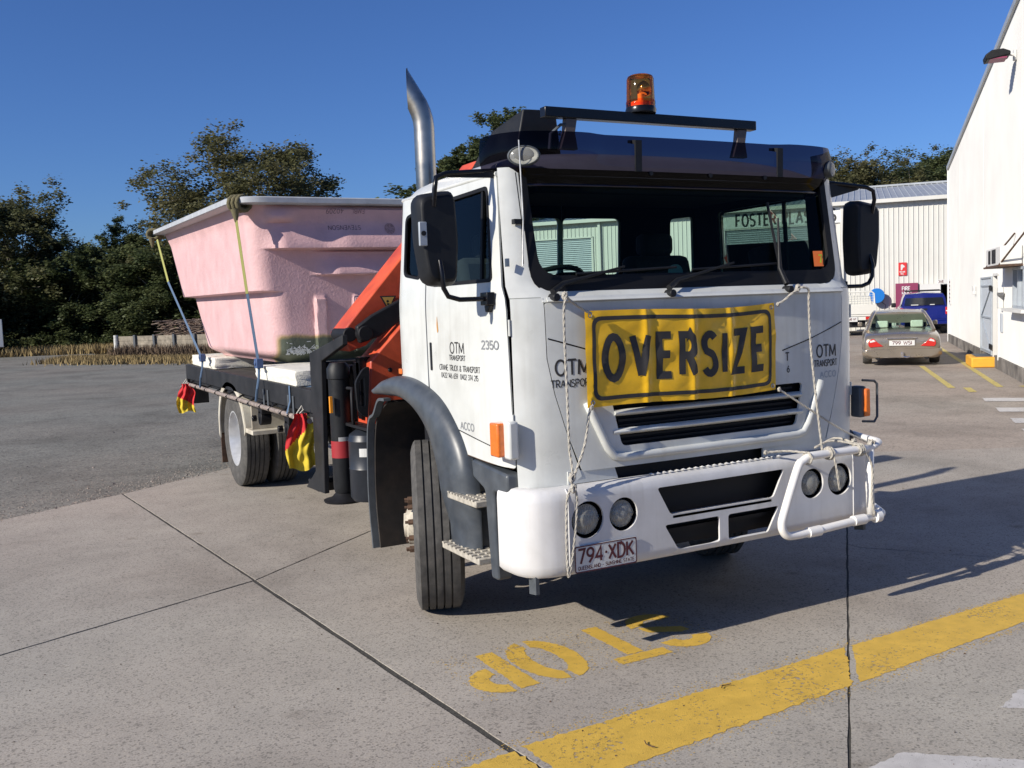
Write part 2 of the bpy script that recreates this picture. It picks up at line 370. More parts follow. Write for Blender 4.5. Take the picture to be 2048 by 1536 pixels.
def plan(s):
    sg = 1 if s >= 0 else -1; s = abs(s); lo, hi = 0, len(_acc)-1
    while hi-lo > 1:
        m = (lo+hi)//2
        if _acc[m] <= s: lo = m
        else: hi = m
    t = (s-_acc[lo])/max(1e-9, _acc[hi]-_acc[lo]); a, b = _den[lo], _den[hi]
    return sg*(a[0]+(b[0]-a[0])*t), a[1]+(b[1]-a[1])*t
def sY(Y):   # arc length of a place on the side wall
    for i in range(len(_den)):
        if _den[i][0] > 1.1 and _den[i][1] >= Y and i: 
            a, b = _den[i-1], _den[i]; return _acc[i-1]+(Y-a[1])/max(1e-9, b[1]-a[1])*(_acc[i]-_acc[i-1])
    return _acc[-1]
S_TOT = _acc[-1]
def cabp(s, z):
    x, y = plan(s); a = abs(s)
    if z > 1.85:
        k = z-1.85; wt = 1 if a < 1.0 else max(0, 1-(a-1.0)/.55)
        kk = max(0, min(1, k/.05)); y += (k*.17+.075*kk*kk*(3-2*kk)*(1 if a < .9 else .75))*wt
        if abs(x) > 1.0: x = math.copysign(1+(abs(x)-1)*(1-.36*k), x)
        if y > 1.5: y -= k*.05
    elif z < 1.2:
        x *= 1-(1.2-z)*.02
    return Vector((x, y, z))
def cab(off=0):
    def f(s, z):
        p = cabp(s, z)
        if off:
            e = .01; t = cabp(s+e, z)-cabp(s-e, z); u = cabp(s, z+e)-cabp(s, z-e); n = t.cross(u).normalized(); p = p+n*off
        return p
    return f
# --- inner dark shell behind the panel gaps
mb = MB(); WS = rpoly([(-1.035, 1.90), (1.035, 1.90), (1.05, 2.505), (-1.05, 2.505)], [.12, .12, .03, .03])
sd = [sY(.19), sY(1.12)]
def mir(poly): return [(-x, y) for x, y in poly][::-1]
WL = rpoly([(sY(.275), 1.955), (sY(1.04), 1.955), (sY(1.04), 2.415), (sY(.315), 2.43)], .04)
WQ = rpoly([(sY(1.22), 2.0), (sY(1.47), 2.03), (sY(1.46), 2.38), (sY(1.22), 2.41)], .045)
WLr = rpoly([(sY(.50), 1.955), (sY(1.36), 1.975), (sY(1.35), 2.43), (sY(.50), 2.44)], .04)
BW = rpoly([(S_TOT-.47, 2.02), (S_TOT, 2.02), (S_TOT, 2.40), (S_TOT-.47, 2.40)], .04)
BW2 = rpoly([(S_TOT-1.12, 2.02), (S_TOT-.90, 2.02), (S_TOT-.90, 2.40), (S_TOT-1.12, 2.42)], .03)
GRO = [(-.66, 1.335), (-.60, 1.085), (.60, 1.085), (.66, 1.335)]
OUT = [(-S_TOT, 1.0), (-sY(1.05), 1.28), (-sY(.76), 1.05), (-1.1, 1.0), (1.1, 1.0), (sY(.76), 1.05), (sY(1.05), 1.28), (S_TOT, 1.2), (S_TOT, 2.49), (-S_TOT, 2.49)]
sheet(mb, [(-S_TOT+.002, 1.42), (-sY(1.13), 1.30), (-sY(.79), 1.06), (-1.1, 1.0), (1.1, 1.0), (sY(.79), 1.06), (sY(1.13), 1.30), (S_TOT-.002, 1.42), (S_TOT-.002, 2.485), (-S_TOT+.002, 2.485)],
      [WS, mir(WL), mir(WQ), WLr, GRO, [(p[0]-.003, p[1]) for p in BW], [(p[0], p[1]) for p in BW2], mir([(p[0]-.003, p[1]) for p in BW])], cab(-.028), .09)
mb.build('cab_lining', DKINT, truck, smooth=60)
# --- panels
def panel(name, outer, holes, m=WHITE, off=0, step=.06, th=-.012, label=None):
    mb = MB(); sheet(mb, outer, holes, cab(off), step); o = mb.build(name, m, truck, smooth=50, solid=th, flip=None)
    if label: o['label'] = label
    return o
fp = [(-1.01, 1.835), (-1.005, 1.56), (-.97, 1.38), (-.905, 1.16), (-.84, .985), (.84, .985), (.905, 1.16), (.97, 1.38), (1.005, 1.56), (1.01, 1.835)]
fpo = panel('front_panel', rpoly(fp, .015), [rpoly([(-.655, 1.33), (-.60, 1.09), (.60, 1.09), (.655, 1.33)], .03)])
g = .005
for sg in (-1, 1):
    cp = [(1.01+g, 1.86), (1.005+g, 1.56), (.97+g, 1.38), (.905+g, 1.16), (.84+g, .96), (.93, .90), (sY(.19)-g, .90), (sY(.19)-g, 1.86)]
    q = [(sg*x, z) for x, z in cp]
    panel('corner_panel', q if sg > 0 else q[::-1], [])
# surround of the windscreen with the pillars
su = [(-sY(.19)+g, 1.86+g), (-1.02, 1.86+g), (-1.02, 1.835+g), (1.02, 1.835+g), (1.02, 1.86+g), (sY(.19)-g, 1.86+g), (sY(.215)-g, 2.515), (-sY(.215)+g, 2.515)]
panel('windscreen_surround', su, [WS])
# doors and rear quarters, both sides
dl = [(sY(.19)+g*.5, 1.02), (sY(.79), 1.045), (sY(1.02), 1.215), (sY(1.115), 1.30), (sY(1.125), 1.45), (sY(1.125), 2.475), (sY(.215)+g*.5, 2.475)]
ql = [(sY(1.14), 1.305), (sY(1.364), 1.385), (sY(1.5), 1.41), (S_TOT, 1.41), (S_TOT, 2.485), (sY(1.14), 2.485)]
for sg in (-1, 1):
    win = WL if sg < 0 else WLr
    if sg > 0:
        dl = dl[:3]+[(sY(1.115), 1.30), (sY(1.30), 1.36), (sY(1.40), 1.40), (sY(1.40), 2.475), (sY(.215)+g*.5, 2.475)]; ql = [(sY(1.41), 1.405), (S_TOT, 1.41), (S_TOT, 2.485), (sY(1.41), 2.485)]
    fx = (lambda P: mir(P)) if sg < 0 else (lambda P: P)
    d = panel('cab_door', fx(rpoly(dl, .012)), [fx(win)], label='driver side door with dark sign lettering' if sg < 0 else None)
    mb = MB(); win_o = [(x, z) for x, z in fx(win)]
    # rubber ring of the window
    cx = sum(p[0] for p in win_o)/len(win_o); cz = sum(p[1] for p in win_o)/len(win_o)
    inn = [(cx+(x-cx)*.955, cz+(z-cz)*.94) for x, z in win_o]
    sheet(mb, [(cx+(x-cx)*1.012, cz+(z-cz)*1.02) for x, z in win_o], [inn], cab(.004), .06); mb.build('window_rubber', RUBBER, d, smooth=50, solid=-.012, flip=None)
    mb = MB(); sheet(mb, inn, [], cab(-.012), .08); mb.build('window', SGLASS, d, smooth=50, flip=None)
    bx = sY(.405) if sg < 0 else sY(.73)
    mb = MB(); sheet(mb, [(sg*(bx-.012), 1.96), (sg*(bx+.012), 1.96), (sg*(bx+.012-.01), 2.43), (sg*(bx-.012-.01), 2.43)][::sg], [], cab(0), .1); mb.build('window_divider', RUBBER, d, solid=-.015, flip=None)
    mb = MB(); hp = rpoly([(sg*sY(1.065), 1.478), (sg*sY(1.09), 1.478), (sg*sY(1.09), 1.637), (sg*sY(1.065), 1.637)][::sg], .008)
    sheet(mb, hp, [], cab(.004), .05); mb.build('door_handle', BLACK, d, solid=-.015, flip=None)
    mb = MB(); mb.tube([cab(.001)(sg*sY(y), z) for y, z in [(.21, 1.10), (.35, 1.115), (.55, 1.14), (.745, 1.165)]], .003, 5); mb.build('body_crease', BLACKG, d)
    mb = MB(); mb.tube([cab(-.002)(sg*sY(y), z) for y, z in [(.20, 1.018), (.4, 1.026), (.6, 1.036), (.79, 1.044), (.9, 1.12), (1.02, 1.213)]], .0035, 5); mb.build('sill_rust', RUST, d)
    for hz_ in (1.25, 1.72):
        mb = MB(); mb.tube([cab(.004)(sg*sY(.192), hz_-.04), cab(.004)(sg*sY(.192), hz_+.04)], .007, 8); mb.build('door_hinge', WHITE, d, smooth=60)
    # quarter panel wraps to the back wall
    q = [x for x in ql]
    hq = [fx(WQ)] if sg < 0 else []
    o = panel('rear_quarter', fx(q), hq+[[(sg*x, z) for x, z in BW2][::sg], [(sg*(x-.0), z) for x, z in rpoly([(S_TOT-.47, 2.02), (S_TOT-.02, 2.02), (S_TOT-.02, 2.40), (S_TOT-.47, 2.40)], .04)][::sg]], step=.07)
    if sg > 0:
        mb = MB(); mb.box(1.202, 1.214, 1.536, 1.585, 1.435, 1.468); mb.build('side_marker', AMBER, truck, bevel=.003); continue
    cxx = sY(1.345); wq = [(sg*(cxx+(x-cxx)*.86), 2.2+(z-2.2)*.93) for x, z in WQ][::sg]
    mb = MB(); sheet(mb, [(sg*(cxx+(x-cxx)*1.04), 2.2+(z-2.2)*1.02) for x, z in WQ][::sg], [wq], cab(.004), .06); mb.build('window_rubber', RUBBER, o, smooth=50, solid=-.012, flip=None)
    mb = MB(); sheet(mb, wq, [], cab(-.012), .08); mb.build('window', SGLASS, o, smooth=50, flip=None)
    mb = MB(); mb.box(sg*1.2-.008*(sg < 0), sg*1.2+.008*(sg > 0)+.001, 1.536, 1.585, 1.435, 1.468); 
    mb.v = [(x+sg*.005, y, z) for x, y, z in mb.v]; mb.build('side_marker', AMBER, truck, bevel=.003)
# windscreen seal + glass
def scl(P, kx, dz0, dz1):
    z0 = min(p[1] for p in P); z1 = max(p[1] for p in P)
    return [(x*kx, z+dz0*(z1-z)/(z1-z0)-dz1*(z-z0)/(z1-z0)) for x, z in P]
mb = MB(); WSi = scl(WS, .955, .07, .02); WSi = [(x, z) for x, z in WSi]
sheet(mb, scl(WS, 1.008, -.012, -.008), [WSi], cab(.005), .06); mb.build('windscreen_seal', RUBBER, truck, smooth=50, solid=-.02, flip=None)
mb = MB(); mb.grid(60, 6, lambda i, j: (lambda x, z: Vector((x, .128+.034*(x*x)**1.6+.17*(z-1.85)+.012, z)))(-1.03+2.06*i, 1.93+.55*j)); wso = mb.build('windscreen', WGLASS, truck, smooth=180, flip=None)
mb = MB(); sheet(mb, [(.865, 1.99), (.93, 1.99), (.935, 2.08), (.87, 2.08)], [], cab(.006), .1); sp = mb.build('registration_sticker', mat('sticker_orange', (.65, .15, .03), .5), wso, flip=None)
mb = MB(); text(mb, '17', .045, lambda u, v: cab(.0075)(.882+u, 2.01+v), .2, .2); mb.build('sticker_number', mat('sticker_yellow', (.5, .6, .03), .5), wso, flip=None)
# cowl strip under the screen, pivots, vents
mb = MB(); mb.grid(40, 2, lambda i, j: cab(.004+.012*(j == 0))(-1.0+2.0*i, 1.838+.02*j*1.0)); mb.build('cowl_edge', WHITE, truck, solid=.006)
for s0, dx, dz in ((-.965, .46, .10), (-.28, .50, .11), (.545, .05, .36)):
    mb = MB(); c = cab(.0)(s0, 1.862); mb.cyl((c.x, c.y-.05, c.z), .02, .06, 1, 14)
    wp = mb.build('wiper_arm', BLACK, truck, bevel=.004)
    pts = [cab(.03)(s0+dx*t, 1.864+.04*(t > 0)+dz*t) for t in (0, .2, .5, .8, 1)]
    mb = MB(); mb.tube(pts, [.016, .014, .009, .007, .006], 8); mb.build('wiper_rod', BLACK, wp, smooth=60)
    mb = MB(); c0, c1 = (s0+dx-.28, s0+dx+.34) if dx > .1 else (s0+dx-.02, s0+dx-.05); z0, z1 = (1.864+dz+.01, 1.864+dz+.035) if dx > .1 else (2.0, 2.36)
    mb.tube([cab(.012)(c0+(c1-c0)*t, z0+(z1-z0)*t) for t in (0, .25, .5, .75, 1)], .008, 6); mb.build('wiper_blade', BLACK, wp)
# --- roof cap
def roof(i, j):
    x = -1.13+2.26*i; y0, y1 = .34, 1.60; y = y0+(y1-y0)*j
    a = abs(x)/1.13; b = abs(2*j-1)
    h = (1-a**5)**.5*(1-(b**6 if j > .5 else b**6))**.5
    return (x*(1-.0*b), y, 2.492+.165*h*(.86+.14*(1-a*a)))
mb = MB(); mb.grid(40, 30, roof); mb.build('roof', WHITE, truck, smooth=180)
for sg in (-1, 1):
    mb = MB(); mb.tube([(sg*1.13, .32, 2.487), (sg*1.148, .6, 2.487), (sg*1.15, 1.2, 2.487), (sg*1.145, 1.54, 2.487), (sg*1.10, 1.61, 2.487)], .014, 8); mb.build('roof_gutter', WHITE, truck, smooth=60)
# --- grille
for z, xh in ((1.262, .64), (1.165, .65)):
    mb = MB(); mb.grid(24, 8, lambda i, j: cab(-.012+.026*math.sin(PI*min(1, j*1.0)))(-xh+2*xh*i, z+.034*(j-.5)*1.0)); mb.build('grille_slat', WHITE, truck, smooth=70, solid=-.01)
bz = [(-.80, 1.33), (-.775, 1.27), (-.69, 1.09), (-.655, 1.045), (-.60, 1.035), (0, 1.035), (.60, 1.035), (.655, 1.045), (.69, 1.09), (.775, 1.27), (.80, 1.33)]
mb = MB(); mb.tube([cab(.004)(x, z) for x, z in resample(bz+bz[::-1], .05)[:int(len(resample(bz+bz[::-1], .05))/2)]], .022, 10); mb.build('grille_bezel', WHITE, truck, smooth=180)
mb = MB(); mb.box(-.72, .72, .13, .16, .55, 1.40)
for k in range(9): mb.box(-.6, .6, .10, .128, 1.10+k*.028, 1.112+k*.028)
mb.build('radiator', DARK, truck)
for sg in (-1, 1):
    mb = MB(); mb.tube([cab(.001)(sg*x, z) for x, z in [(1.0, 1.66), (.9, 1.63), (.7, 1.57), (.5, 1.52)]], .0035, 5); mb.build('body_crease', BLACKG, truck)
# dark engine bay between cab and bumper
mb = MB(); mb.box(-1.0, 1.0, .17, 1.2, .50, 1.02); mb.box(-1.05, 1.05, .45, 1.6, .95, 1.38); mb.build('cab_underside', DARK, truck)
# interior
mb = MB(); mb.box(-1.1, 1.1, .30, 1.55, 1.30, 1.42); mb.build('cab_floor', DKINT, truck)
mb = MB(); mb.prism([(.13, 1.80), (.60, 1.86), (.68, 1.80), (.66, 1.4), (.25, 1.4)], 0, -1.06, 1.06); mb.build('dashboard', DKINT, truck, bevel=.02)
for x in (-.62, .62):
    mb = MB(); mb.prism([(.80, 1.42), (1.34, 1.42), (1.46, 2.12), (1.34, 2.14), (1.22, 1.68), (.8, 1.66)], 0, x-.26, x+.26); st = mb.build('seat', INTB, truck, bevel=.05)
    mb = MB(); mb.box(x-.13, x+.13, 1.34, 1.46, 2.13, 2.28); mb.build('headrest', INTB, st, bevel=.04)
mb = MB(); mb.prism([(.85, 1.42), (1.34, 1.42), (1.42, 2.02), (1.34, 2.04), (1.25, 1.66), (.85, 1.62)], 0, -.2, .2); mb.build('seat', INTB, truck, bevel=.04)
mb = MB(); M = Matrix.Translation((-.62, .74, 1.93)) @ Matrix.Rotation(math.radians(-28), 4, 'X')
mb.tube([M @ Vector((.21*math.cos(a), .21*math.sin(a), 0)) for a in [2*PI*k/28 for k in range(28)]], .015, 8, closed=True)
mb.tube([M @ Vector((-.2, 0, 0)), M @ Vector((0, 0, -.04)), M @ Vector((.2, 0, 0))], .018, 6); mb.tube([M @ Vector((0, 0, -.04)), (-.62, .5, 1.7)], .03, 8)
mb.build('steering_wheel', BLACK, truck, smooth=60)
mb = MB(); mb.tube([(.02, .45, 1.86), (.0, .4, 1.95)], .008, 6); mb.cyl((0, .36, 1.98), .045, .02, 1, 20); mb.build('dash_fan', mat('pale_green_plastic', (.3, .38, .34), .5), truck)
mb = MB(); mb.box(-.9, .95, .33, .42, 2.40, 2.47); mb.build('sun_blind', DKINT, truck, bevel=.01)
mb = MB(); mb.box(-1.08, 1.08, .36, 1.56, 2.474, 2.486); mb.build('headlining', DKINT, truck)

# --- bumper
_bp = [(0, 0), (.95, 0), (1.06, .008), (1.14, .04), (1.19, .10), (1.21, .17), (1.215, .30)]
def bplan(s):
    sg = 1 if s >= 0 else -1; s = abs(s); acc = 0
    for a, b in zip(_bp, _bp[1:]):
        l = math.hypot(b[0]-a[0], b[1]-a[1])
        if s <= acc+l or b == _bp[-1]:
            t = (s-acc)/l; return sg*(a[0]+(b[0]-a[0])*t), a[1]+(b[1]-a[1])*t
        acc += l
BS = sum(math.hypot(b[0]-a[0], b[1]-a[1]) for a, b in zip(_bp, _bp[1:]))
def bmap(off=0):
    def f(s, v):
        x, y = bplan(s); e = .02; x2, y2 = bplan(s+e); x1, y1 = bplan(s-e)
        n = Vector((y2-y1, -(x2-x1), 0)).normalized(); z = v; back = 0; r = .05
        if v > .875:
            a = min((v-.875)/r, PI*.62); z = .875+r*math.sin(a); back = r*(1-math.cos(a))
            if (v-.875)/r > PI*.62: z -= 0; back += (v-.875-r*PI*.62)*.95
        elif v < .515:
            a = min((.515-v)/.03, PI/2); z = .515-.03*math.sin(a); back = .03*(1-math.cos(a))
        p = Vector((x, y, z))-n*back+n*off
        return p
    return f
holes = [circ(-.865, .754, .094), circ(-.65, .754, .086), circ(.65, .754, .086), circ(.865, .754, .094),
         rpoly([(-.437, .862), (.437, .862), (.355, .712), (-.355, .712)], .02), rpoly([(-.395, .66), (-.03, .66), (-.03, .512+.008), (-.31, .512+.008)], .02), rpoly([(.03, .66), (.395, .66), (.31, .512+.008), (.03, .512+.008)], .02)]
mb = MB(); sheet(mb, [(-BS, .475), (BS, .475), (BS, 1.0), (-BS, 1.0)], holes, bmap(), .035)
bump = mb.build('bumper', WHITEB, truck, smooth=45, solid=-.012, flip=None)
mb = MB()
for k in range(22):
    for z, y in ((.928, .045), ):
        p = Vector((-.44+k*.042, y, z)); mb.add([p+Vector(q) for q in [(-.012, -.01, 0), (.012, -.014, 0), (.014, .01, 0), (-.01, .014, 0), (0, 0, .008)]], [(0, 1, 4), (1, 2, 4), (2, 3, 4), (3, 0, 4)])
    p = Vector((-.33+k*.031, .012, .703)); mb.add([p+Vector(q) for q in [(-.009, -.01, 0), (.009, -.01, 0), (.009, .012, 0), (-.009, .012, 0), (0, 0, .01)]], [(0, 1, 4), (1, 2, 4), (2, 3, 4), (3, 0, 4)])
mb.build('step_grip', WHITEB, bump, kind='stuff')
mb = MB(); mb.box(-.34, .34, .0, .06, .690, .704); mb.build('step_plate', WHITEB, bump)
for x0, x1 in ((-.92, -.62), (.36, .88)):
    mb = MB(); mb.prism([(x0, .925), (x1, .925), (x1-.02*(x0 < 0)+.0, .985), (x0, .985)], 1, .085, .095); mb.prism([(x0, .985), (x1, .985), (x1, .99), (x0, .99)], 1, .085, .15)
    q = mb.build('bumper_bracket', WHITE, truck)
mb = MB(); mb.box(-1.12, 1.12, .10, .13, .52, .90); mb.box(-.6, .6, .06, .10, .60, .62); mb.build('bumper_backing', DARK, truck)
for sg in (-1, 1):
    mb = MB(); mb.tube([bmap(.002)(sg*.975, v) for v in (.49, .53, .6, .7, .8, .86, .9, .93)], .0035, 5); mb.build('bumper_seam', WHITEB, bump)
    mb = MB(); mb.prism([(.06, .405), (.13, .395), (.13, .52), (.06, .50)], 0, sg*1.13-.01, sg*1.13+.01); mb.build('bumper_stay', GREYD, truck)
def headlight(x, r):
    c = Vector((x, .035, .754))
    mb = MB(); M = Matrix.Translation((x, -.012, .754)) @ Matrix.Rotation(PI/2, 4, 'X')
    mb.lathe([(r*1.02, -.026), (r*1.0, -.04), (r*.93, -.055), (r*.93, -.045), (r*.86, -.035)], M, 36); b = mb.build('headlight', BLACKG, truck, smooth=50)
    mb = MB(); mb.lathe([(r*.88, -.035), (r*.80, -.03), (r*.55, -.018), (r*.25, -.010), (0, -.008)], M, 36); mb.build('lamp_lens', LENSG, b, smooth=180)
    mb = MB(); mb.lathe([(r*.87, -.038), (r*.75, -.055), (r*.5, -.085), (r*.2, -.1), (r*.18, -.07), (0, -.065)], M, 36); mb.build('reflector', LAMPR, b, smooth=60)
    mb = MB()
    for k in range(-7, 8):
        xx = k*r*.115; h = math.sqrt(max(0, (r*.84)**2-xx*xx))
        mb.tube([(x+xx, .012+abs(k)*.0012, .754-h), (x+xx, -.001+abs(k)*.0012, .754), (x+xx, .012+abs(k)*.0012, .754+h)], .0013, 4)
    mb.build('lens_fluting', LENSG, b)
for x, r in ((-.865, .088), (-.65, .08), (.65, .08), (.865, .088)): headlight(x, r)
# number plate
mb = MB(); mb.box(-.955, -.583, -.010, -.004, .497, .631); pl = mb.build('number_plate', PLATEW, truck, bevel=.002)
mb = MB(); P = plane((-.955, -.0105, .497), (1, 0, 0), (0, 0, 1), .0008)
oo = rpoly([(0, 0), (.372, 0), (.372, .134), (0, .134)], .012); ii = rpoly([(.006, .006), (.366, .006), (.366, .128), (.006, .128)], .009); sheet(mb, oo, [ii], P, .2)
text(mb, '794', .072, lambda u, v: P(.022+u, .045+v), .17, .2, fit=.143); text(mb, 'XDK', .072, lambda u, v: P(.203+u, .045+v), .17, .2, fit=.148)
sheet(mb, circ(.186, .083, .007, n=10), [], P, .1)
text(mb, 'QUEENSLAND - SUNSHINE STATE', .0175, lambda u, v: P(.018+u, .014+v), .17, .2, fit=.335)
mb.build('plate_lettering', MAROON, pl, flip=None)
# front side indicators
for sg in (-1, 1):
    b0 = MB(); b0.box(min(sg*1.17, sg*1.225), max(sg*1.17, sg*1.225), .12, .20, 1.075, 1.265); b = b0.build('indicator', WHITE if sg < 0 else GREYP, truck, bevel=.012)
    mb = MB(); mb.box(min(sg*1.19, sg*1.262), max(sg*1.19, sg*1.262), .145+.03, .265, 1.085, 1.255) if sg < 0 else mb.box(1.2, 1.245, .105, .13, 1.08, 1.25)
    mb.build('indicator_lens', AMBER, b, bevel=.01)
mb = MB(); mb.tube([(1.20, .13, 1.30), (1.30, .13, 1.29), (1.325, .13, 1.27), (1.325, .13, 1.07), (1.30, .13, 1.04), (1.2, .13, 1.05)], .008, 6); mb.build('indicator_guard', GREYD, truck, smooth=60)
# lettering on cab panels
def cabtext(s, h, s0, z0, weight=.13, gap=.12, wide=1, serif=0, parent=truck, m=BLACKINK, name='lettering', off=.0016, fit=None):
    mb = MB(); text(mb, s, h, lambda u, v: cab(off)(s0+u, z0+v), weight, gap, wide, serif, fit=fit); return mb.build(name, m, parent, flip=None)
cabtext('OTM', .075, -.965, 1.475, .15, .14, 1.1, .06, fpo, fit=.185); cabtext('TRANSPORT', .036, -.992, 1.415, .15, .14, 1, .06, fpo, fit=.235)
cabtext('OTM', .068, .775, 1.465, .15, .14, 1.0, .06, fpo, fit=.165); cabtext('TRANSPORT', .036, .752, 1.41, .15, .14, 1, .06, fpo, fit=.20)
cabtext('T', .045, .525, 1.46, .17, .12, 1, .07, fpo); cabtext('6', .036, .535, 1.395, .17, .12, 1, 0, fpo)
cabtext('ACCO', .034, .80, 1.345, .2, .24, 1, 0, fpo, GAL, fit=.14)
dr = [o for o in truck.children if o.name == 'cab_door'][0]; BG = mat('badge_grey', (.22, .23, .24), .4)
SL = lambda y: -sY(y)
cabtext('OTM', .058, SL(.815), 1.583, .14, .14, 1, .06, dr, fit=.175); cabtext('TRANSPORT', .027, SL(.83), 1.545, .15, .15, 1, .05, dr, fit=.205)
cabtext('CRANE TRUCK & TRANSPORT', .030, SL(.965), 1.487, .13, .13, 1, .05, dr, fit=.51); cabtext('0422 146 659  0402 374 215', .027, SL(.945), 1.445, .13, .15, 1, 0, dr, fit=.465)
cabtext('2350', .040, SL(.425), 1.615, .22, .26, 1, 0, dr, BG, fit=.165); cabtext('ACCO', .038, SL(.72), 1.175, .19, .22, 1, 0, dr, BG, fit=.165)
mb = MB(); sheet(mb, rpoly([(-sY(.962), 1.70), (-sY(.975), 1.79), (-sY(.985), 1.735), (-sY(.978), 1.69)], .01), [], cab(.0014), .03); mb.build('rust_streak', mat('rust_stain', (.45, .22, .06), .8), dr, flip=None)

# --- smoked sun visor
def visp(s, v):
    # v: 0 bottom edge .. 1 top edge
    x, y = plan(s); a = abs(s); wt = 1 if a < 1 else max(.25, 1-(a-1)*1.3)
    z = 2.43+.255*v - (.02*max(0, a-1.1)); prof = -.05-.16*math.sin(PI*min(1, v*1.15)*.5)**1.2+.11*max(0, v-.45)
    c = max(0, min(1, (.72-a)/.16)); c = c*c*(3-2*c); dd = max(0, min(1, (v-.30)/.25)); dd = dd*dd*(3-2*dd)
    prof += .06*c*dd
    x2, y2 = plan(s+.07); x1, y1 = plan(s-.07); n = Vector((y2-y1, -(x2-x1), 0)).normalized()
    cx_ = 1-.085*max(0, min(1, (a-.85)/.3))
    return Vector((x, y+.11*(1 if a < 1 else max(0, 1-(a-1)/.55)), z))-n*prof*wt*.9 if False else Vector((x*.985*cx_, y+.13*max(0, 1-max(0, a-1)/.6)+.07, z))+n*(-prof*wt*.75)
mb = MB(); mb.grid(48, 12, lambda i, j: visp(-1.36+2.72*i, j)); vis = mb.build('sun_visor', VISOR, truck, smooth=180, flip=None)
mb = MB(); mb.tube([visp(-1.36+2.72*i/60, 0) for i in range(61)], .007, 6); mb.build('visor_lip', mat('visor_edge', (.01, .008, .02), .2), vis, smooth=60)
for x in (-.62, .36):
    mb = MB(); p = visp(x, .45); mb.prism([(p.y-.008, 2.50), (p.y-.012, 2.66), (p.y+.06, 2.67), (p.y+.06, 2.655), (p.y+.0, 2.64), (p.y+.0, 2.50)], 0, x+.22, x+.26); mb.build('visor_bracket', BLACK, vis)
for x in (-.3, .1, .5): 
    mb = MB(); p = visp(x, .25); mb.cyl((p.x, p.y-.012, p.z), .012, .012, 1, 12); mb.build('visor_screw', BLACK, vis)
for sg in (-1, 1):
    p = visp(sg*1.08, .52); pn = (visp(sg*1.08+.02, .52)-visp(sg*1.08-.02, .52)).cross(Vector((0, 0, 1))).normalized()
    R = Matrix((pn.cross(Vector((0, 0, 1))), Vector((0, 0, 1)), pn)).transposed().to_4x4(); R.translation = p+pn*.004
    mb = MB(); S = Matrix.Diagonal((1.65, 1, 1, 1)); mb.lathe([(.048, -.03), (.05, .004), (.045, .010), (.042, .004)], R @ S, 30); lo = mb.build('visor_lamp', GREYD, truck, smooth=60)
    mb = MB(); mb.lathe([(.043, .006), (.036, .014), (.02, .019), (0, .021)], R @ S, 30); mb.build('lamp_lens', LENSG, lo, smooth=180)
    mb = MB(); mb.lathe([(.042, .003), (.03, -.012), (0, -.02)], R @ S, 30); mb.build('reflector', mat('visor_reflector', (.62, .62, .54), .5, 0, var=.2, vs=50), lo, smooth=180)
# roof bar, brackets, beacon
mb = MB(); mb.box(-.735, .735, .50, .56, 2.825, 2.88); rb = mb.build('roof_bar', BLACKG, truck, bevel=.005)
for x in (-.58, .62):
    mb = MB(); mb.prism([(x-.06, 2.66), (x+.05, 2.66), (x+.035, 2.75), (x+.05, 2.825), (x-.02, 2.825), (x-.03, 2.75)], 1, .51, .55); mb.build('bar_bracket', mat('dull_brown_bracket', (.12, .09, .075), .5), rb, bevel=.004)
mb = MB(); mb.tube([(-.70, .53, 2.66), (-.69, .53, 2.74), (-.63, .52, 2.79), (-.55, .52, 2.79)], .009, 6); mb.build('cable', GREYD, rb, smooth=60)
bx, by = -.092, .53
mb = MB(); mb.lathe([(0, 2.88), (.085, 2.88), (.088, 2.90), (.082, 2.915), (0, 2.915)], Matrix.Translation((bx, by, 0)), 28); bc = mb.build('beacon', BLACKG, truck, smooth=40)
BEAC = lens_mat('amber_beacon', (1, .26, .03), .08, 0); 
AMG = glass('amber_dome', (1, .50, .16), .8, .03)
mb = MB(); mb.lathe([(.082, 2.915), (.080, 2.95), (.076, 3.07), (.07, 3.085), (.055, 3.092), (0, 3.094)], Matrix.Translation((bx, by, 0)), 32)
mb.lathe([(.0825, 2.918), (.083, 2.945), (.078, 2.952)], Matrix.Translation((bx, by, 0)), 32); mb.build('dome', AMG, bc, smooth=50)
mb = MB(); mb.cyl((bx, by, 2.915), .055, .03, 2, 20); mb.cyl((bx, by, 2.94), .016, .05, 2, 12); mb.build('beacon_motor', mat('beacon_inner', (.7, .5, .35), .5), bc)
mb = MB(); M = Matrix.Translation((bx+.01, by, 3.01)) @ Matrix.Rotation(math.radians(60), 4, 'Y'); mb.lathe([(.045, .03), (.04, .0), (.02, -.02), (0, -.024)], M, 24); mb.build('reflector', CHROME, bc, smooth=180)
mb = MB(); mb.add([(-.76, .80, 2.66), (-.46, .80, 2.66), (-.44, 1.35, 2.62), (-.80, 1.35, 2.62), (-.70, .80, 2.925), (-.49, .80, 2.93), (-.47, 1.1, 2.86), (-.75, 1.1, 2.85)], [(0, 1, 2, 3), (4, 5, 6, 7), (0, 1, 5, 4), (1, 2, 6, 5), (2, 3, 7, 6), (3, 0, 4, 7)]); mb.build('roof_box', BLACK, truck, bevel=.008)
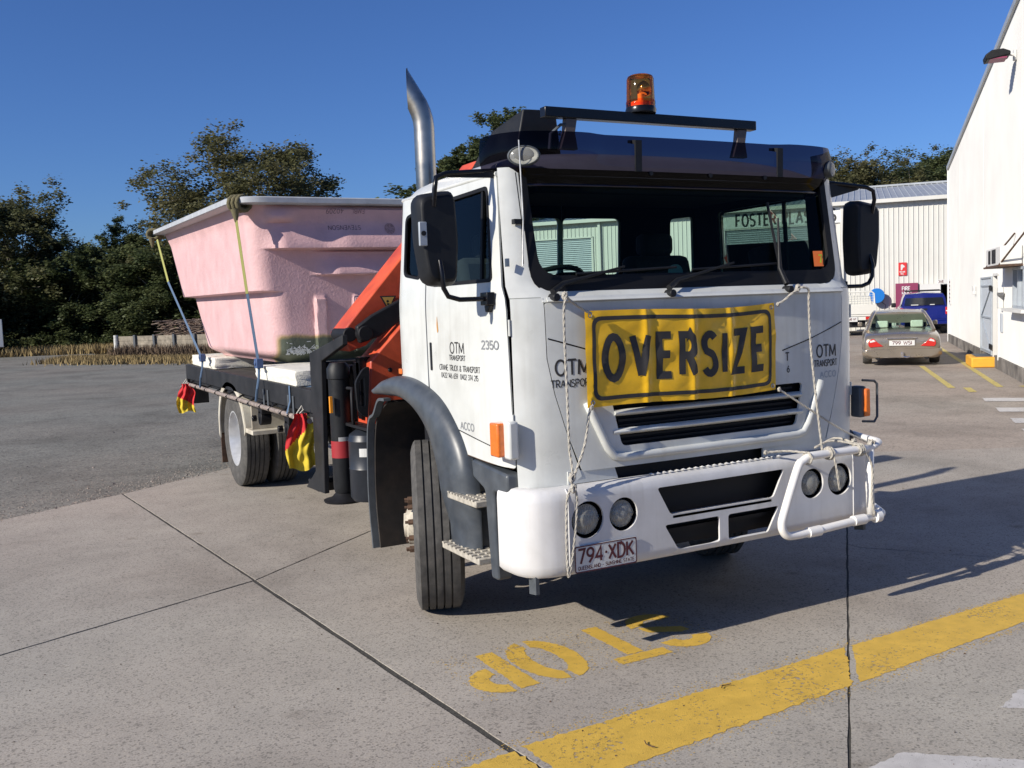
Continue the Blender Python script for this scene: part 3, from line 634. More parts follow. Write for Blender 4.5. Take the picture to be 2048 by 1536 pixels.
# aerial on pillar
mb = MB(); mb.tube([cab(.02)(-sY(.13), 2.02), cab(.03)(-sY(.12), 2.25), cab(.10)(-sY(.13), 2.62)], .004, 6); mb.box(-1.165, -1.15, .19, .21, 2.02, 2.06); mb.build('aerial', STEEL, truck, smooth=60)
mb = MB(); mb.tube([cab(.015)(-1.08, 2.03), cab(.015)(-1.07, 2.25), cab(.03)(-1.09, 2.48)], .003, 5); mb.build('cable', BLACK, truck)
c_ = cab(.012)(-1.10, 2.24); mb = MB(); mb.box(c_.x-.022, c_.x+.03, c_.y-.02, c_.y+.01, c_.z-.012, c_.z+.012); mb.build('cable_clip', BLACK, truck)

# --- mirrors
def mirror(sg):
    root = None
    def X(v): return sg*v
    mb = MB(); A = [(1.37, 2.405), (1.565, 2.375), (1.56, 2.15), (1.53, 1.945), (1.375, 1.935), (1.36, 2.15)]
    pts = []
    for yy, k in ((.30, .90), (.335, 1.0), (.395, 1.02), (.43, .98)):
        pts.append([(X(1.465+(x-1.465)*k), yy, 2.165+(z-2.165)*k) for x, z in rpoly(A, .05, 4)])
    n = len(pts[0]); vs = [q for p in pts for q in p]; fs = [tuple(range(n)), tuple(range(4*n-1, 3*n-1, -1))]
    for r in range(3):
        for k in range(n): fs.append((r*n+k, r*n+(k+1) % n, (r+1)*n+(k+1) % n, (r+1)*n+k))
    mb.add(vs, fs); h = mb.build('mirror_housing', BLACK, truck, bevel=.01)
    mb = MB(); mb.add([(X(1.465+(x-1.465)*.92), .432, 2.165+(z-2.165)*.92) for x, z in rpoly(A, .05, 4)], [tuple(range(n))]); mb.build('mirror_glass', CHROME, h)
    mb = MB(); mb.tube([(X(1.49), .305, 2.32), (X(1.49), .285, 2.40), (X(1.48), .285, 2.455), (X(1.43), .29, 2.475), (X(1.3), .32, 2.49), (X(1.10), .36, 2.51)], .0125, 10); mb.build('mirror_arm', BLACKG, h, smooth=60)
    mb = MB(); mb.tube([(X(1.47), .305, 2.06), (X(1.47), .285, 2.0), (X(1.465), .285, 1.925), (X(1.44), .29, 1.885), (X(1.38), .29, 1.868), (X(1.24), .30, 1.868)], .0125, 10); mb.build('mirror_arm', BLACKG, h, smooth=60)
    mb = MB(); mb.box(min(X(1.195), X(1.24)), max(X(1.195), X(1.24)), .27, .35, 1.835, 1.90); mb.prism([(.28, 1.835), (.34, 1.835), (.33, 1.80), (.30, 1.80)], 0, X(1.20), X(1.225)); mb.build('arm_bracket', BLACKG, h, bevel=.005)
    mb = MB(); mb.prism([(X(1.10), 2.50), (X(1.42), 2.485), (X(1.40), 2.465), (X(1.12), 2.40 if sg > 0 else 2.47)], 1, .33, .35); mb.build('arm_gusset', BLACK, h)
    if sg < 0:
        mb = MB(); mb.box(-1.575, -1.535, .292, .31, 2.13, 2.245); mb.build('repeater_plate', GAL, h, bevel=.004)
        mb = MB(); mb.cyl((-1.555, .286, 2.19), .012, .008, 1, 12); mb.build('repeater_screw', BLACK, h)
mirror(-1); mirror(1)

# --- exhaust stack
mb = MB(); cx, cy, r = -.85, 1.86, .067; cen = [(cx, cy, 1.2), (cx, cy, 2.0), (cx, cy, 3.0), (cx-.004, cy+.002, 3.05), (cx-.016, cy+.008, 3.10), (cx-.034, cy+.017, 3.15)]
seg = 28; rings = []
for i, c in enumerate(cen):
    d = (Vector(cen[min(i+1, 5)])-Vector(cen[max(i-1, 0)])).normalized(); X_ = (Vector((1, 0, 0))-d*d.x).normalized(); Y_ = d.cross(X_)
    rings.append([Vector(c)+X_*r*math.cos(2*PI*k/seg)+Y_*r*math.sin(2*PI*k/seg) for k in range(seg)])
eb = Vector((-.89, .45, 0)); dl_ = (eb*.50+Vector((0, 0, .86))).normalized(); last = []
for p in rings[-1]: last.append(p+dl_*max(0, (.096-(p-Vector((cx, cy, p.z))).dot(eb))/dl_.dot(eb)))
rings.append(last); vs = [p for rg in rings for p in rg]; fs = [(i*seg+k, i*seg+(k+1) % seg, (i+1)*seg+(k+1) % seg, (i+1)*seg+k) for i in range(len(rings)-1) for k in range(seg)]
mb.add(vs, fs); mb.build('exhaust_stack', STACK, truck, smooth=50, flip=None)
mb = MB(); mb.add([tuple(Vector((cx, 0, 0))+(Vector(p)-Vector((cx, 0, 0)))-eb*.006) for p in last], [tuple(range(seg))]); mb.build('stack_mouth', DKVOID, truck, flip=None)
# --- guards, steps
def pathbox(pts, x0, x1, th, m, name, parent=truck, smooth=60, bev=0):
    """sheet swept across X along a (y, z) path"""
    mb = MB(); n = len(pts); vs = []; fs = []
    for y, z in pts: vs += [(x0, y, z), (x1, y, z)]
    fs = [(2*i, 2*i+1, 2*i+3, 2*i+2) for i in range(n-1)]
    mb.add(vs, fs); return mb.build(name, m, parent, smooth=smooth, solid=th, flip=None, bevel=bev)
def spl(P, n=6):
    out = []
    for i in range(len(P)-1):
        p0 = P[max(0, i-1)]; p3 = P[min(len(P)-1, i+2)]
        for k in range(n): out.append(_cat(p0, P[i], P[i+1], p3, k/n))
    return out+[P[-1]]
for sg in (-1, 1):
    o_ = spl([(1.93, 1.335), (1.75, 1.40), (1.5, 1.425), (1.23, 1.40), (.95, 1.315), (.74, 1.16), (.635, 1.0), (.60, .82), (.60, .62), (.60, .47)])
    i_ = spl([(1.90, 1.29), (1.76, 1.295), (1.5, 1.295), (1.27, 1.24), (1.09, 1.13), (.985, .97), (.945, .84), (.93, .72), (.92, .60), (.90, .47)])
    mb = MB(); n = len(o_); prof = []
    for (a, b) in zip(o_, i_):
        row = []
        for t, xx in ((0, 1.16), (0, 1.215), (.12, 1.255), (.35, 1.275), (.6, 1.278), (.85, 1.268), (1, 1.24), (1.0, 1.14)):
            xx -= .045*max(0, min(1, (.95-a[1])/.3))*(1 if xx > 1.2 else 0)
            row.append((sg*xx, a[0]+(b[0]-a[0])*t, a[1]+(b[1]-a[1])*t))
        prof.append(row)
    vs = [p for r_ in prof for p in r_]; fs = [(i*8+k, (i+1)*8+k, (i+1)*8+k+1, i*8+k+1) for i in range(n-1) for k in range(7)]
    mb.add(vs, fs); mb.build('wheel_guard', GREYP, truck, smooth=60, flip=None)
    pathbox([(y+.01, z+.02) for y, z in i_][::2], sg*.80, sg*1.16, .01, DARK, 'guard_liner')
    # rear mudflap of the front wheel
    pathbox(spl([(1.80, 1.255), (1.98, 1.16), (2.06, 1.03), (2.10, .8), (2.11, .55), (2.07, .24)]), sg*.80, sg*1.215, .016, mat('flap_shade_mud', (.012, .011, .011), .95, var=.4, vs=14, col2=(.03, .022, .017)), 'mudflap')  # wheel-well shade put into the near-black colour; brown mottling is mud
    pathbox(spl([(1.74, 1.275), (1.86, 1.262), (1.96, 1.165), (2.04, 1.13), (2.09, 1.03), (2.12, .8), (2.13, .55), (2.09, .24)]), sg*1.215, sg*1.262, .018, GREYD, 'flap_edge')
    mb = MB(); mb.prism([(.40, .43), (.62, .43), (.62, 1.02), (.20, 1.0), (.20, .90), (.33, .88)], 0, sg*.96, sg*.99); mb.box(min(sg*.96, sg*1.19), max(sg*.96, sg*1.19), .62, .63, .46, 1.02); mb.build('step_well', GREYP, truck)
    mb = MB(); mb.prism(rpoly([(.34, .42), (.42, .42), (.46, .88), (.60, .93), (.60, 1.025), (.20, .99), (.20, .90), (.36, .88)], .02), 0, sg*1.12, sg*1.205); mb.build('step_frame', GREYP, truck, bevel=.012)
    for z, y0, y1 in ((.825, .44, .80), (.525, .43, .90)):
        mb = MB(); mb.box(min(sg*.97, sg*1.268), max(sg*.97, sg*1.268), y0, y1, z-.035, z)
        s_ = mb.build('step', TREAD, truck, bevel=.006)
        mb = MB()
        for a in range(7):
            for b in range(9):
                cx_, cy_ = sg*(1.0+.044*a), y0+.03+(y1-y0-.06)*b/8; mb.box(cx_-.012, cx_+.012, cy_-.011, cy_+.011, z-.001, z+.007)
        mb.build('step_grip', TREAD, s_, kind='stuff')
# --- wheels
def wheel(name, loc, rz=0, width=.285, R=.515, out=-1, dish=True, hub=True):
    """axis along local X; out = side of the face"""
    t = bpy.data.objects.new(name, None); t.empty_display_size = .1; COL.objects.link(t); t.parent = truck; t.location = loc; t.rotation_euler = (0, 0, rz)
    M = Matrix.Rotation(PI/2, 4, 'Y') if out > 0 else Matrix.Rotation(-PI/2, 4, 'Y')
    h = width/2; pr = [(.285, -h*.72), (.30, -h*.9), (.36, -h*1.0), (.44, -h*1.0), (R-.035, -h*.93), (R-.012, -h*.86), (R-.002, -h*.80)]
    gr = 5; x = -h*.80; w_ = (h*1.6)/gr
    for k in range(gr):
        a = -h*.80+k*w_; b = a+w_
        if k: pr += [(R-.016, a), (R-.016, a+.009), (R, a+.0095)]
        pr += [(R+.0015*(k == 2), (a+b)/2), (R, b-.001)]
    pr += [(R-.012, h*.86), (R-.035, h*.93), (.44, h*1.0), (.36, h*1.0), (.30, h*.9), (.285, h*.72)]
    mb = MB(); mb.lathe(pr, M, 64); mb.build('tyre', TYRE, t, smooth=35, flip=None)
    mb = MB(); fh = h*.8
    mb.lathe([(.292, fh), (.298, fh+.012), (.282, fh+.012), (.27, fh-.02), (.255, fh-.10), (.2, fh-.13), (.15, fh-.13), (.10, fh-.125)] if dish else [(.292, fh), (.298, fh+.01), (.28, fh), (.26, fh-.05), (.24, fh-.02), (.2, fh+.02), (.165, fh+.03), (.14, fh+.03)], M, 40)
    mb.lathe([(.285, -h*.74), (.28, 0), (.27, fh-.05)], M, 40)
    rm = mb.build('rim', RIMM if dish else HUBM, t, smooth=40, flip=None)
    if hub:
        mb = MB(); z0 = fh-.13 if dish else fh+.03
        mb.lathe([(.12, z0), (.11, z0+.03), (.075, z0+.04), (.07, z0+.055), (0, z0+.06)], M, 28)
        mb.build('hub', HUBM if not dish else STEEL, t, smooth=40)
        mb = MB()
        for k in range(10):
            a = 2*PI*k/10; MM = M @ Matrix.Translation((.145*math.cos(a)*1.08, .145*math.sin(a)*1.08, z0-.002)); mb.lathe([(.017, 0), (.017, .03), (.009, .032), (.009, .05), (0, .05)], MM, 8)
        mb.build('wheel_nuts', RUST, t, kind='stuff')
    return t
st_ = math.radians(-22)
wheel('front_wheel', (-1.085, 1.39, .515), st_, out=-1, dish=False); wheel('front_wheel', (1.055, 1.39, .515), st_, out=1, dish=False)
for sg in (-1, 1):
    wheel('rear_wheel', (sg*1.075, 6.55, .515), 0, out=sg, dish=True); wheel('rear_wheel', (sg*.745, 6.55, .515), 0, out=sg, dish=True, hub=False)
mb = MB(); mb.cyl((-1.0, 1.39, .515), .06, 2.0, 0, 12); mb.cyl((-1.0, 6.55, .515), .09, 2.0, 0, 14); mb.lathe([(0, -.22), (.18, -.14), (.22, 0), (.18, .14), (0, .22)], Matrix.Translation((0, 6.55, .52)) @ Matrix.Rotation(PI/2, 4, 'Y'), 20)
mb.build('axles', DARK, truck, smooth=50)
# --- chassis and tray
mb = MB()
for sg in (-1, 1): mb.box(sg*.43-.04, sg*.43+.04, .9, 8.9, .72, .98)
for y in (2.2, 3.6, 5.2, 7.6, 8.7): mb.box(-.42, .42, y-.04, y+.04, .76, .94)
mb.build('chassis_rails', DARK, truck)
mb = MB()
for k in range(13): mb.box(-1.2, 1.2, 3.4+k*.45, 3.47+k*.45, 1.0, 1.17)
mb.build('cross_bearers', DARK, truck)
TRAYM = mat('tray_black', (.014, .015, .017), .6, spec=.3, var=.35, vs=6, col2=(.026, .026, .028))
for k in range(10):
    mb = MB(); mb.box(-1.2+k*.24+.003, -1.2+(k+1)*.24-.003, 3.30, 9.0, 1.175, 1.214+.002*(k % 2)); mb.build('tray_board', mat('deck_board', (.05, .045, .04), .8, var=.4, vs=6, bump=.4, bs=30), truck)
for sg in (-1, 1):
    mb = MB(); mb.box(min(sg*1.2, sg*1.25), max(sg*1.2, sg*1.25), 3.28, 9.02, 1.045, 1.226); mb.box(min(sg*1.2, sg*1.215), max(sg*1.2, sg*1.215), 3.3, 9.0, 1.0, 1.044); tr = mb.build('side_rail', TRAYM, truck, bevel=.006)
    for y in (3.9, 4.05, 4.75, 4.9):
        mb = MB(); mb.box(min(sg*1.252, sg*1.262), max(sg*1.252, sg*1.262), y-.02, y+.02, .98, 1.15); mb.build('stake_pocket', GREYD, tr, bevel=.003)
    mb = MB(); mb.tube([(sg*1.27, y, .985) for y in (3.4, 5, 7, 8.9)], .022, 10); mb.build('rope_rail', mat('rail_grey_pink', (.28, .23, .2), .6, var=.5, vs=20), truck, smooth=60)
    for y in [3.6, 3.95, 4.2, 4.6, 4.95, 5.4, 5.9, 6.4, 7.0, 7.6, 8.2, 8.7]:
        mb = MB(); mb.tube([(sg*1.22, y, 1.03), (sg*1.25, y, 1.02), (sg*1.30, y, .985), (sg*1.25, y, .955)], .011, 6); mb.build('rail_bracket', DARK, truck)
    for y, z in ((5.15, .86), (4.2, .85)):
        mb = MB(); mb.cyl((sg*1.20-.05, y, z), .07, .10, 0, 20); mb.box(sg*1.2-.05, sg*1.2+.05, y-.09, y+.05, z+.04, z+.15); wn = mb.build('strap_winch', DARK, truck, bevel=.006)
        mb = MB(); mb.cyl((sg*1.2-.02+(.07 if sg > 0 else -.10), y, z), .03, .04, 0, 14); mb.build('winch_hub', BLACKG, wn, bevel=.003)
mb = MB(); mb.box(-1.25, 1.25, 9.02, 9.06, .98, 1.226); mb.box(-1.25, -1.0, 8.95, 9.02, .72, .98); mb.box(1.0, 1.25, 8.95, 9.02, .72, .98); mb.build('rear_board', TRAYM, truck, bevel=.006)
for sg in (-1, 1):
    mb = MB(); mb.box(sg*1.1-.1, sg*1.1+.1, 9.06, 9.09, .82, .92); mb.build('tail_light', REDL, truck, bevel=.005)
# rear guards
GUARDM = mat('guard_dirty_white', (.60, .57, .48), .6, var=.2, vs=9, col2=(.42, .37, .29))
for sg in (-1, 1):
    pts = spl([(7.12, .52), (7.10, .75), (6.95, .98), (6.7, 1.10), (6.45, 1.13), (6.15, 1.09), (5.93, .95), (5.82, .78), (5.80, .66)])
    pathbox(pts, sg*.60, sg*1.245, .012, GUARDM, 'rear_guard')
    mb = MB(); mb.prism([(y, z) for y, z in pts]+[(y+(-.045 if y > 6.45 else .045)*(1 if abs(y-6.45) > .2 else 0), z-.045) for y, z in pts[::-1]], 0, sg*1.235, sg*1.25); mb.build('guard_lip', GUARDM, truck)
    mb = MB(); mb.box(min(sg*.60, sg*1.245), max(sg*.60, sg*1.245), 5.50, 5.80, .655, .70); mb.box(min(sg*.62, sg*1.22), max(sg*.62, sg*1.22), 5.62, 5.64, .70, 1.0); mb.build('guard_shelf', GUARDM, truck, bevel=.006)
    mb = MB(); mb.box(min(sg*.62, sg*1.23), max(sg*.62, sg*1.23), 7.13, 7.15, .18, .55); mb.build('rear_mudflap', RUST, truck)
# --- gear behind the cab
mb = MB(); mb.prism([(3.33, 1.52), (3.33, .60), (3.62, .43), (3.12, .45), (3.03, 1.47), (2.5, 1.60), (2.5, 1.67)], 0, -1.265, -1.225); mb.prism([(3.33, 1.52), (3.33, .95), (3.05, .95), (3.03, 1.47)], 0, 1.225, 1.265)
mb.box(-1.225, 1.225, 3.26, 3.32, .95, 1.45); mb.build('bulkhead', TRAYM, truck, bevel=.006)
mb = MB(); mb.box(-1.25, -.95, 3.33, 3.60, .43, .50); mb.box(-1.2, -1.17, 3.35, 3.5, .5, .95); mb.build('side_underrun', TRAYM, truck, bevel=.006)
for sg in (-1, 1):
    lx = sg*1.19; mb = MB(); mb.lathe([(0, .50), (.07, .50), (.078, .54), (.078, 1.34), (.086, 1.345), (.086, 1.42), (.06, 1.46), (0, 1.46)], Matrix.Translation((lx, 2.86, 0)), 28); lg = mb.build('stabiliser_leg', BLACK, truck, smooth=40)
    mb = MB(); mb.lathe([(0, .43), (.15, .43), (.155, .445), (.10, .46), (.06, .50), (0, .50)], Matrix.Translation((lx, 2.86, 0)), 28); mb.build('leg_foot', DARK, lg, smooth=40)
    mb = MB(); mb.lathe([(.0795, .76), (.0795, .885)], Matrix.Translation((lx, 2.86, 0)), 28, PI*.9, PI*1.62); mb.build('red_band', mat('band_red', (.30, .015, .02), .6), lg, smooth=60)
    mb = MB(); mb.lathe([(.0797, .885), (.0797, .915)], Matrix.Translation((lx, 2.86, 0)), 28, PI*1.3, PI*1.75); mb.build('white_band', mat('band_grey', (.3, .3, .3), .6), lg, smooth=60)
    mb = MB(); mb.box(lx-.10, lx-.08, 2.78, 2.805, 1.10, 1.22) if sg < 0 else mb.box(lx+.08, lx+.1, 2.78, 2.805, 1.10, 1.22); mb.build('reflector_strip', mat('reflector_orange', (.8, .3, .02), .4), lg)
    mb = MB(); mb.tube([(lx+.01, 2.70, 1.28), (lx+.02, 2.62, 1.28), (lx, 2.58, 1.24), (lx, 2.58, 1.06), (lx+.02, 2.62, 1.02), (lx+.05, 2.66, 1.02)], .012, 8); mb.build('leg_handle', DARK, lg, smooth=60)
mb = MB(); mb.box(-1.05, 1.05, 2.66, 2.94, .98, 1.16); mb.box(-.45, .45, 2.45, 3.1, .96, 1.5); mb.build('stabiliser_beam', DARK, truck, bevel=.01)
mb = MB()
for i in range(7):
    x = -1.02+random.random()*.25; y = 2.62+random.random()*.3
    mb.tube([(x, y, 1.0), (x+random.uniform(-.06, .06), y+.05, 1.25), (x+random.uniform(-.08, .08), y-.05, 1.42), (x+.15, y, 1.5+random.random()*.12), (x+.3, y+.1, 1.45)], .014, 6)
mb.box(-1.10, -.98, 2.64, 2.72, 1.05, 1.50); mb.box(-1.10, -.94, 2.66, 2.8, 1.18, 1.46); mb.box(-1.08, -1.02, 2.6, 2.64, 1.1, 1.4); mb.box(-.98, -.80, 2.72, 2.95, 1.15, 1.42); mb.build('hydraulic_hoses', BLACKG, truck, smooth=50)
mb = MB(); mb.lathe([(0, .46), (.13, .47), (.15, .50), (.15, .70), (.153, .705), (.15, .71), (.15, .90), (.153, .905), (.15, .91), (.14, .95), (.09, .985), (0, .99)], Matrix.Translation((-1.07, 2.60, 0)), 32); tk = mb.build('air_tank', mat('tank_dark_blue', (.018, .022, .03), .4, var=.2, vs=12), truck, smooth=40)
mb = MB(); mb.grid(4, 1, lambda i, j: (-1.07+.1535*math.cos(math.radians(222+26*i)), 2.60+.1535*math.sin(math.radians(222+26*i)), .80+.06*j)); mb.build('tank_label', PLATEW, tk)
mb = MB(); mb.box(-1.16, -.85, 2.60, 2.76, .52, .93) if False else mb.box(-1.15, -.72, 3.0, 3.24, .50, 1.42); mb.box(-1.12, -.8, 2.93, 3.0, .55, .9); mb.build('battery_box', DARK, truck, bevel=.01)
mb = MB(); mb.box(-1.18, -.9, 2.25, 2.9, 1.0, 1.02); mb.build('step_plate', DARK, truck)
# --- folding crane
def xzprism(poly, y0, y1, m, name, parent, bev=.012):
    mb = MB(); mb.prism(poly, 1, y0, y1); return mb.build(name, m, parent, bevel=bev)
cr = bpy.data.objects.new('crane', None); COL.objects.link(cr); cr.parent = truck; cr.location = (0, 0, 0)
bo = xzprism([(-1.20, 1.68), (-1.13, 1.76), (-.05, 2.95), (.06, 2.84), (-.86, 1.72), (-1.02, 1.58), (-1.15, 1.54)], 2.70, 2.98, ORANGE, 'boom', cr)
ar = xzprism([(-1.045, 1.47), (-.35, 2.16), (-.1, 2.0), (-.45, 1.3), (-.85, .98), (-1.08, .99)], 2.56, 2.84, ORANGE, 'column_arm', cr)
xzprism([(-1.12, 1.72), (-1.0, 1.80), (-.62, 1.98), (-.6, 1.86), (-.95, 1.64), (-1.10, 1.60)], 2.60, 2.66, BLACK, 'knuckle_link', cr)
for c_, r_, l_ in (((-1.15, 2.66, 1.665), .052, .30), ((-1.06, 2.58, 1.67), .055, .10), ((-.9, 2.545, 1.40), .016, .02)):
    mb = MB(); mb.cyl(c_, r_, l_, 1, 20); mb.build('pivot_pin', DARK, cr, bevel=.006)
mb = MB(); sheet(mb, rpoly([(-1.16, 1.12), (-1.09, 1.06), (-1.06, 1.44), (-1.11, 1.42), (-1.17, 1.33)], .03), [rpoly([(-1.145, 1.16), (-1.105, 1.15), (-1.10, 1.37), (-1.145, 1.33)], .02)], lambda u, v: Vector((u, 2.54, v)), .06); mb.build('control_cover', BLACK, cr, solid=.03)
mb = MB(); TP = plane((-.90, 2.697, 1.86), (1, 0, 0), (0, 0, 1)); sheet(mb, [(0, .075), (.13, .075), (.065, -.04)], [], TP, .2); tr_ = mb.build('warning_triangle', BLACKINK, cr, flip=None)
mb = MB(); TP2 = plane((-.90, 2.6955, 1.86), (1, 0, 0), (0, 0, 1)); sheet(mb, [(.018, .066), (.112, .066), (.065, -.018)], [circ(.06, .035, .010, n=8), [(.05, .02), (.075, .022), (.07, .012), (.06, .0)]], TP2, .2); mb.build('triangle_face', mat('warning_yellow', (.6, .36, .08), .5), cr, flip=None)
xzprism([(-.25, 1.2), (.25, 1.2), (.2, 1.85), (-.2, 1.85)], 2.6, 2.95, ORANGE, 'slew_column', cr)
mb = MB(); mb.tube([(-.95, 2.68, 1.45), (-.7, 2.6, 1.72), (-.3, 2.56, 2.12)], .045, 12); mb.build('lift_ram', BLACKG, cr, smooth=60)
# ============================================================ LOAD: upside-up pink fibreglass tub on foam blocks
PINK = mat('pink_fibreglass', (.66, .42, .42), .55, var=.10, vs=5, col2=(.62, .385, .385), bump=.45, bs=42)
PINKB = PINK.node_tree  # a dirty patch stays where it is on the shell
def pink_nodes():
    t = PINKB; n = t.nodes; b = n['Principled BSDF']; l = [x for x in t.links if x.to_socket == b.inputs['Base Color']][0]; src = l.from_socket
    g = n.new('ShaderNodeNewGeometry'); sp = n.new('ShaderNodeSeparateXYZ'); t.links.new(g.outputs['Position'], sp.inputs[0])
    nz = n.new('ShaderNodeTexNoise'); nz.inputs['Scale'].default_value = 5; nz.inputs['Detail'].default_value = 6; t.links.new(g.outputs['Position'], nz.inputs['Vector'])
    def rng(sock, a, b_):
        m = n.new('ShaderNodeMapRange'); m.inputs['From Min'].default_value = a; m.inputs['From Max'].default_value = b_; t.links.new(sock, m.inputs['Value']); return m.outputs[0]
    ad = n.new('ShaderNodeMath'); ad.operation = 'MULTIPLY_ADD'; ad.inputs[1].default_value = -.08; t.links.new(nz.outputs['Fac'], ad.inputs[0]); t.links.new(sp.outputs['Z'], ad.inputs[2])
    m1 = rng(ad.outputs[0], 1.60, 1.54); m2 = rng(sp.outputs['X'], -1.04, -.98); m3 = rng(sp.outputs['Y'], 5.6, 5.45)
    p = n.new('ShaderNodeMath'); p.operation = 'MULTIPLY'; t.links.new(m1, p.inputs[0]); t.links.new(m2, p.inputs[1])
    p2 = n.new('ShaderNodeMath'); p2.operation = 'MULTIPLY'; t.links.new(p.outputs[0], p2.inputs[0]); t.links.new(m3, p2.inputs[1])
    rp = n.new('ShaderNodeValToRGB'); rp.color_ramp.elements[0].color = (0, 0, 0, 0); e = rp.color_ramp.elements[1]; e.position = .8
    mx = n.new('ShaderNodeMix'); mx.data_type = 'RGBA'; c2 = n.new('ShaderNodeMix'); c2.data_type = 'RGBA'
    c2.inputs[6].default_value = (.40, .28, .12, 1); c2.inputs[7].default_value = (.085, .10, .07, 1); t.links.new(rng(p2.outputs[0], .3, .9), c2.inputs[0])
    t.links.new(rng(p2.outputs[0], 0, .5), mx.inputs[0]); t.links.new(src, mx.inputs[6]); t.links.new(c2.outputs[2], mx.inputs[7]); t.links.new(mx.outputs[2], b.inputs['Base Color'])
pink_nodes()
tub = thing('pink_tub', 'large pale pink fibreglass pool shell with grey rim, strapped down on the truck bed', 'pool shell', (0, 0, 0))
ZB, ZR = 1.36, 2.86
def smooth01(t): t = max(0, min(1, t)); return t*t*(3-2*t)
def tub_ring(z):
    """half width, front y, rear y, corner radius at height z"""
    t = (z-ZB)/(ZR-ZB); led = smooth01((z-2.04)/.016)
    fl = smooth01((z-2.68)/.2)*.04; hw = 1.09+.045*t+.12*led+.0*t*t+fl; yf = 5.18-.06*t-fl; yr = 8.35+1.45*t+.12*led
    b = smooth01((z-ZB)/.14); hw -= (1-b)**2*.13; yf += (1-b)**2*.12; yr -= (1-b)**2*.12
    return hw, yf, yr, .22-.06*t
def tub_pt(u, z):
    hw, yf, yr, r = tub_ring(z)
    per = [('l', (-hw, yr-r), (-hw, yf+r)), ('a', (-hw+r, yf+r), 180), ('l', (-hw+r, yf), (hw-r, yf)), ('a', (hw-r, yf+r), 270), ('l', (hw, yf+r), (hw, yr-r)), ('a', (hw-r, yr-r), 0), ('l', (hw-r, yr), (-hw+r, yr)), ('a', (-hw+r, yr-r), 90)]
    cuts = [0, .22, .27, .5, .55, .77, .80, .97, 1.0]
    for k in range(8):
        if u <= cuts[k+1] or k == 7:
            t = (u-cuts[k])/(cuts[k+1]-cuts[k]); s = per[k]
            if s[0] == 'l': x = s[1][0]+(s[2][0]-s[1][0])*t; y = s[1][1]+(s[2][1]-s[1][1])*t; onf = k == 2
            else: a = math.radians(s[2]+90*t); x = s[1][0]+r*math.cos(a); y = s[1][1]+r*math.sin(a); onf = False
            break
    if k in (1, 2, 3):
        # moulded seat steps bulging from the front wall, rounded left ends
        def blk(x0, z0, z1, d, e=.10):
            return d*smooth01((x-x0)/e)*smooth01((z-z0)/.018)*smooth01((z1-z)/.06)
        def flare(x0, lip, z1, d, e=.30):
            return d*smooth01((x-x0)/e)*smooth01((z-lip)/.014)*(smooth01((z1-z)/(z1-lip))*.65+.35*smooth01((2.86-z)/.05))
        y -= flare(-1.16, 2.435, 2.70, .13, .24)+flare(-.70, 2.185, 2.42, .12)*smooth01((2.43-z)/.02)+.05*smooth01((x+.6)/.3)*smooth01((z-2.42)/.02)*smooth01((2.86-z)/.05)
        y -= .07*smooth01((x+1.15)/.12)*smooth01((z-2.70)/.014)*smooth01((2.86-z)/.12)*smooth01((-.75-x)/.25)
        for xr, w_ in ((-.66, .12), (-.27, .12), (.25, .12)):
            y -= .045*smooth01((x-xr)/.012)*smooth01((xr+w_-x)/.012)*smooth01((1.99-z)/.02)*smooth01((z-1.40)/.05)
    return Vector((x, y, z+.022*(y-5.1)*(z-ZB)/(ZR-ZB)))
zs = sorted(set([ZB+(ZR-ZB)*k/60 for k in range(61)]+[2.03+.008*k for k in range(9)]+[2.385+.008*k for k in range(9)]+[2.18+.006*k for k in range(6)]+[ZB+.02*k for k in range(9)]))
us = [k*.22/40 for k in range(41)]+[.22+.05*k/10 for k in range(1, 11)]+[.27+.23*k/150 for k in range(1, 151)]+[.5+.05*k/10 for k in range(1, 11)]+[.55+.22*k/30 for k in range(1, 31)]+[.77+.03*k/8 for k in range(1, 9)]+[.8+.17*k/20 for k in range(1, 21)]+[.97+.03*k/8 for k in range(1, 9)]
mb = MB(); nz_ = len(zs); mb.add([tub_pt(u, z) for u in us for z in zs], [(i*nz_+j, (i+1)*nz_+j, (i+1)*nz_+j+1, i*nz_+j+1) for i in range(len(us)-1) for j in range(nz_-1)])
bot = [tub_pt(u, ZB) for u in us[:-1]]; mb.add(bot, [tuple(range(len(bot)))]); mb.build('shell', PINK, tub, smooth=50, flip=None)
RIMG = mat('rim_grey', (.42, .44, .46), .5, var=.15, vs=8)
def rimp(u, off, z):
    hw, yf, yr, r = tub_ring(ZR); p = tub_pt(u, ZR); q = tub_pt(u, ZR-.5) if False else p
    cx, cy = 0, (yf+yr)/2; x = max(-hw+r, min(hw-r, p.x)); y = max(yf+r, min(yr-r, p.y)); 
    if u > .27 and u < .5: n = Vector((0, -1, 0)); p = Vector((p.x, yf, p.z))
    else:
        n = Vector((p.x-x, p.y-y, 0)); n = n.normalized() if n.length > 1e-6 else Vector((0, -1, 0))
    return Vector((p.x, p.y, z+p.z-ZR))+n*off
ru = us[::2]
prof = [(0, ZR-.01), (.13, ZR-.008), (.145, ZR+.0), (.145, ZR+.045), (.13, ZR+.055), (-.03, ZR+.06), (-.06, ZR+.03)]
mb = MB(); npf = len(prof); mb.add([rimp(u, o, z) for u in ru for o, z in prof], [(i*npf+j, (i+1)*npf+j, (i+1)*npf+j+1, i*npf+j+1) for i in range(len(ru)-1) for j in range(npf-1)]); mb.build('rim', RIMG, tub, smooth=40, flip=None)
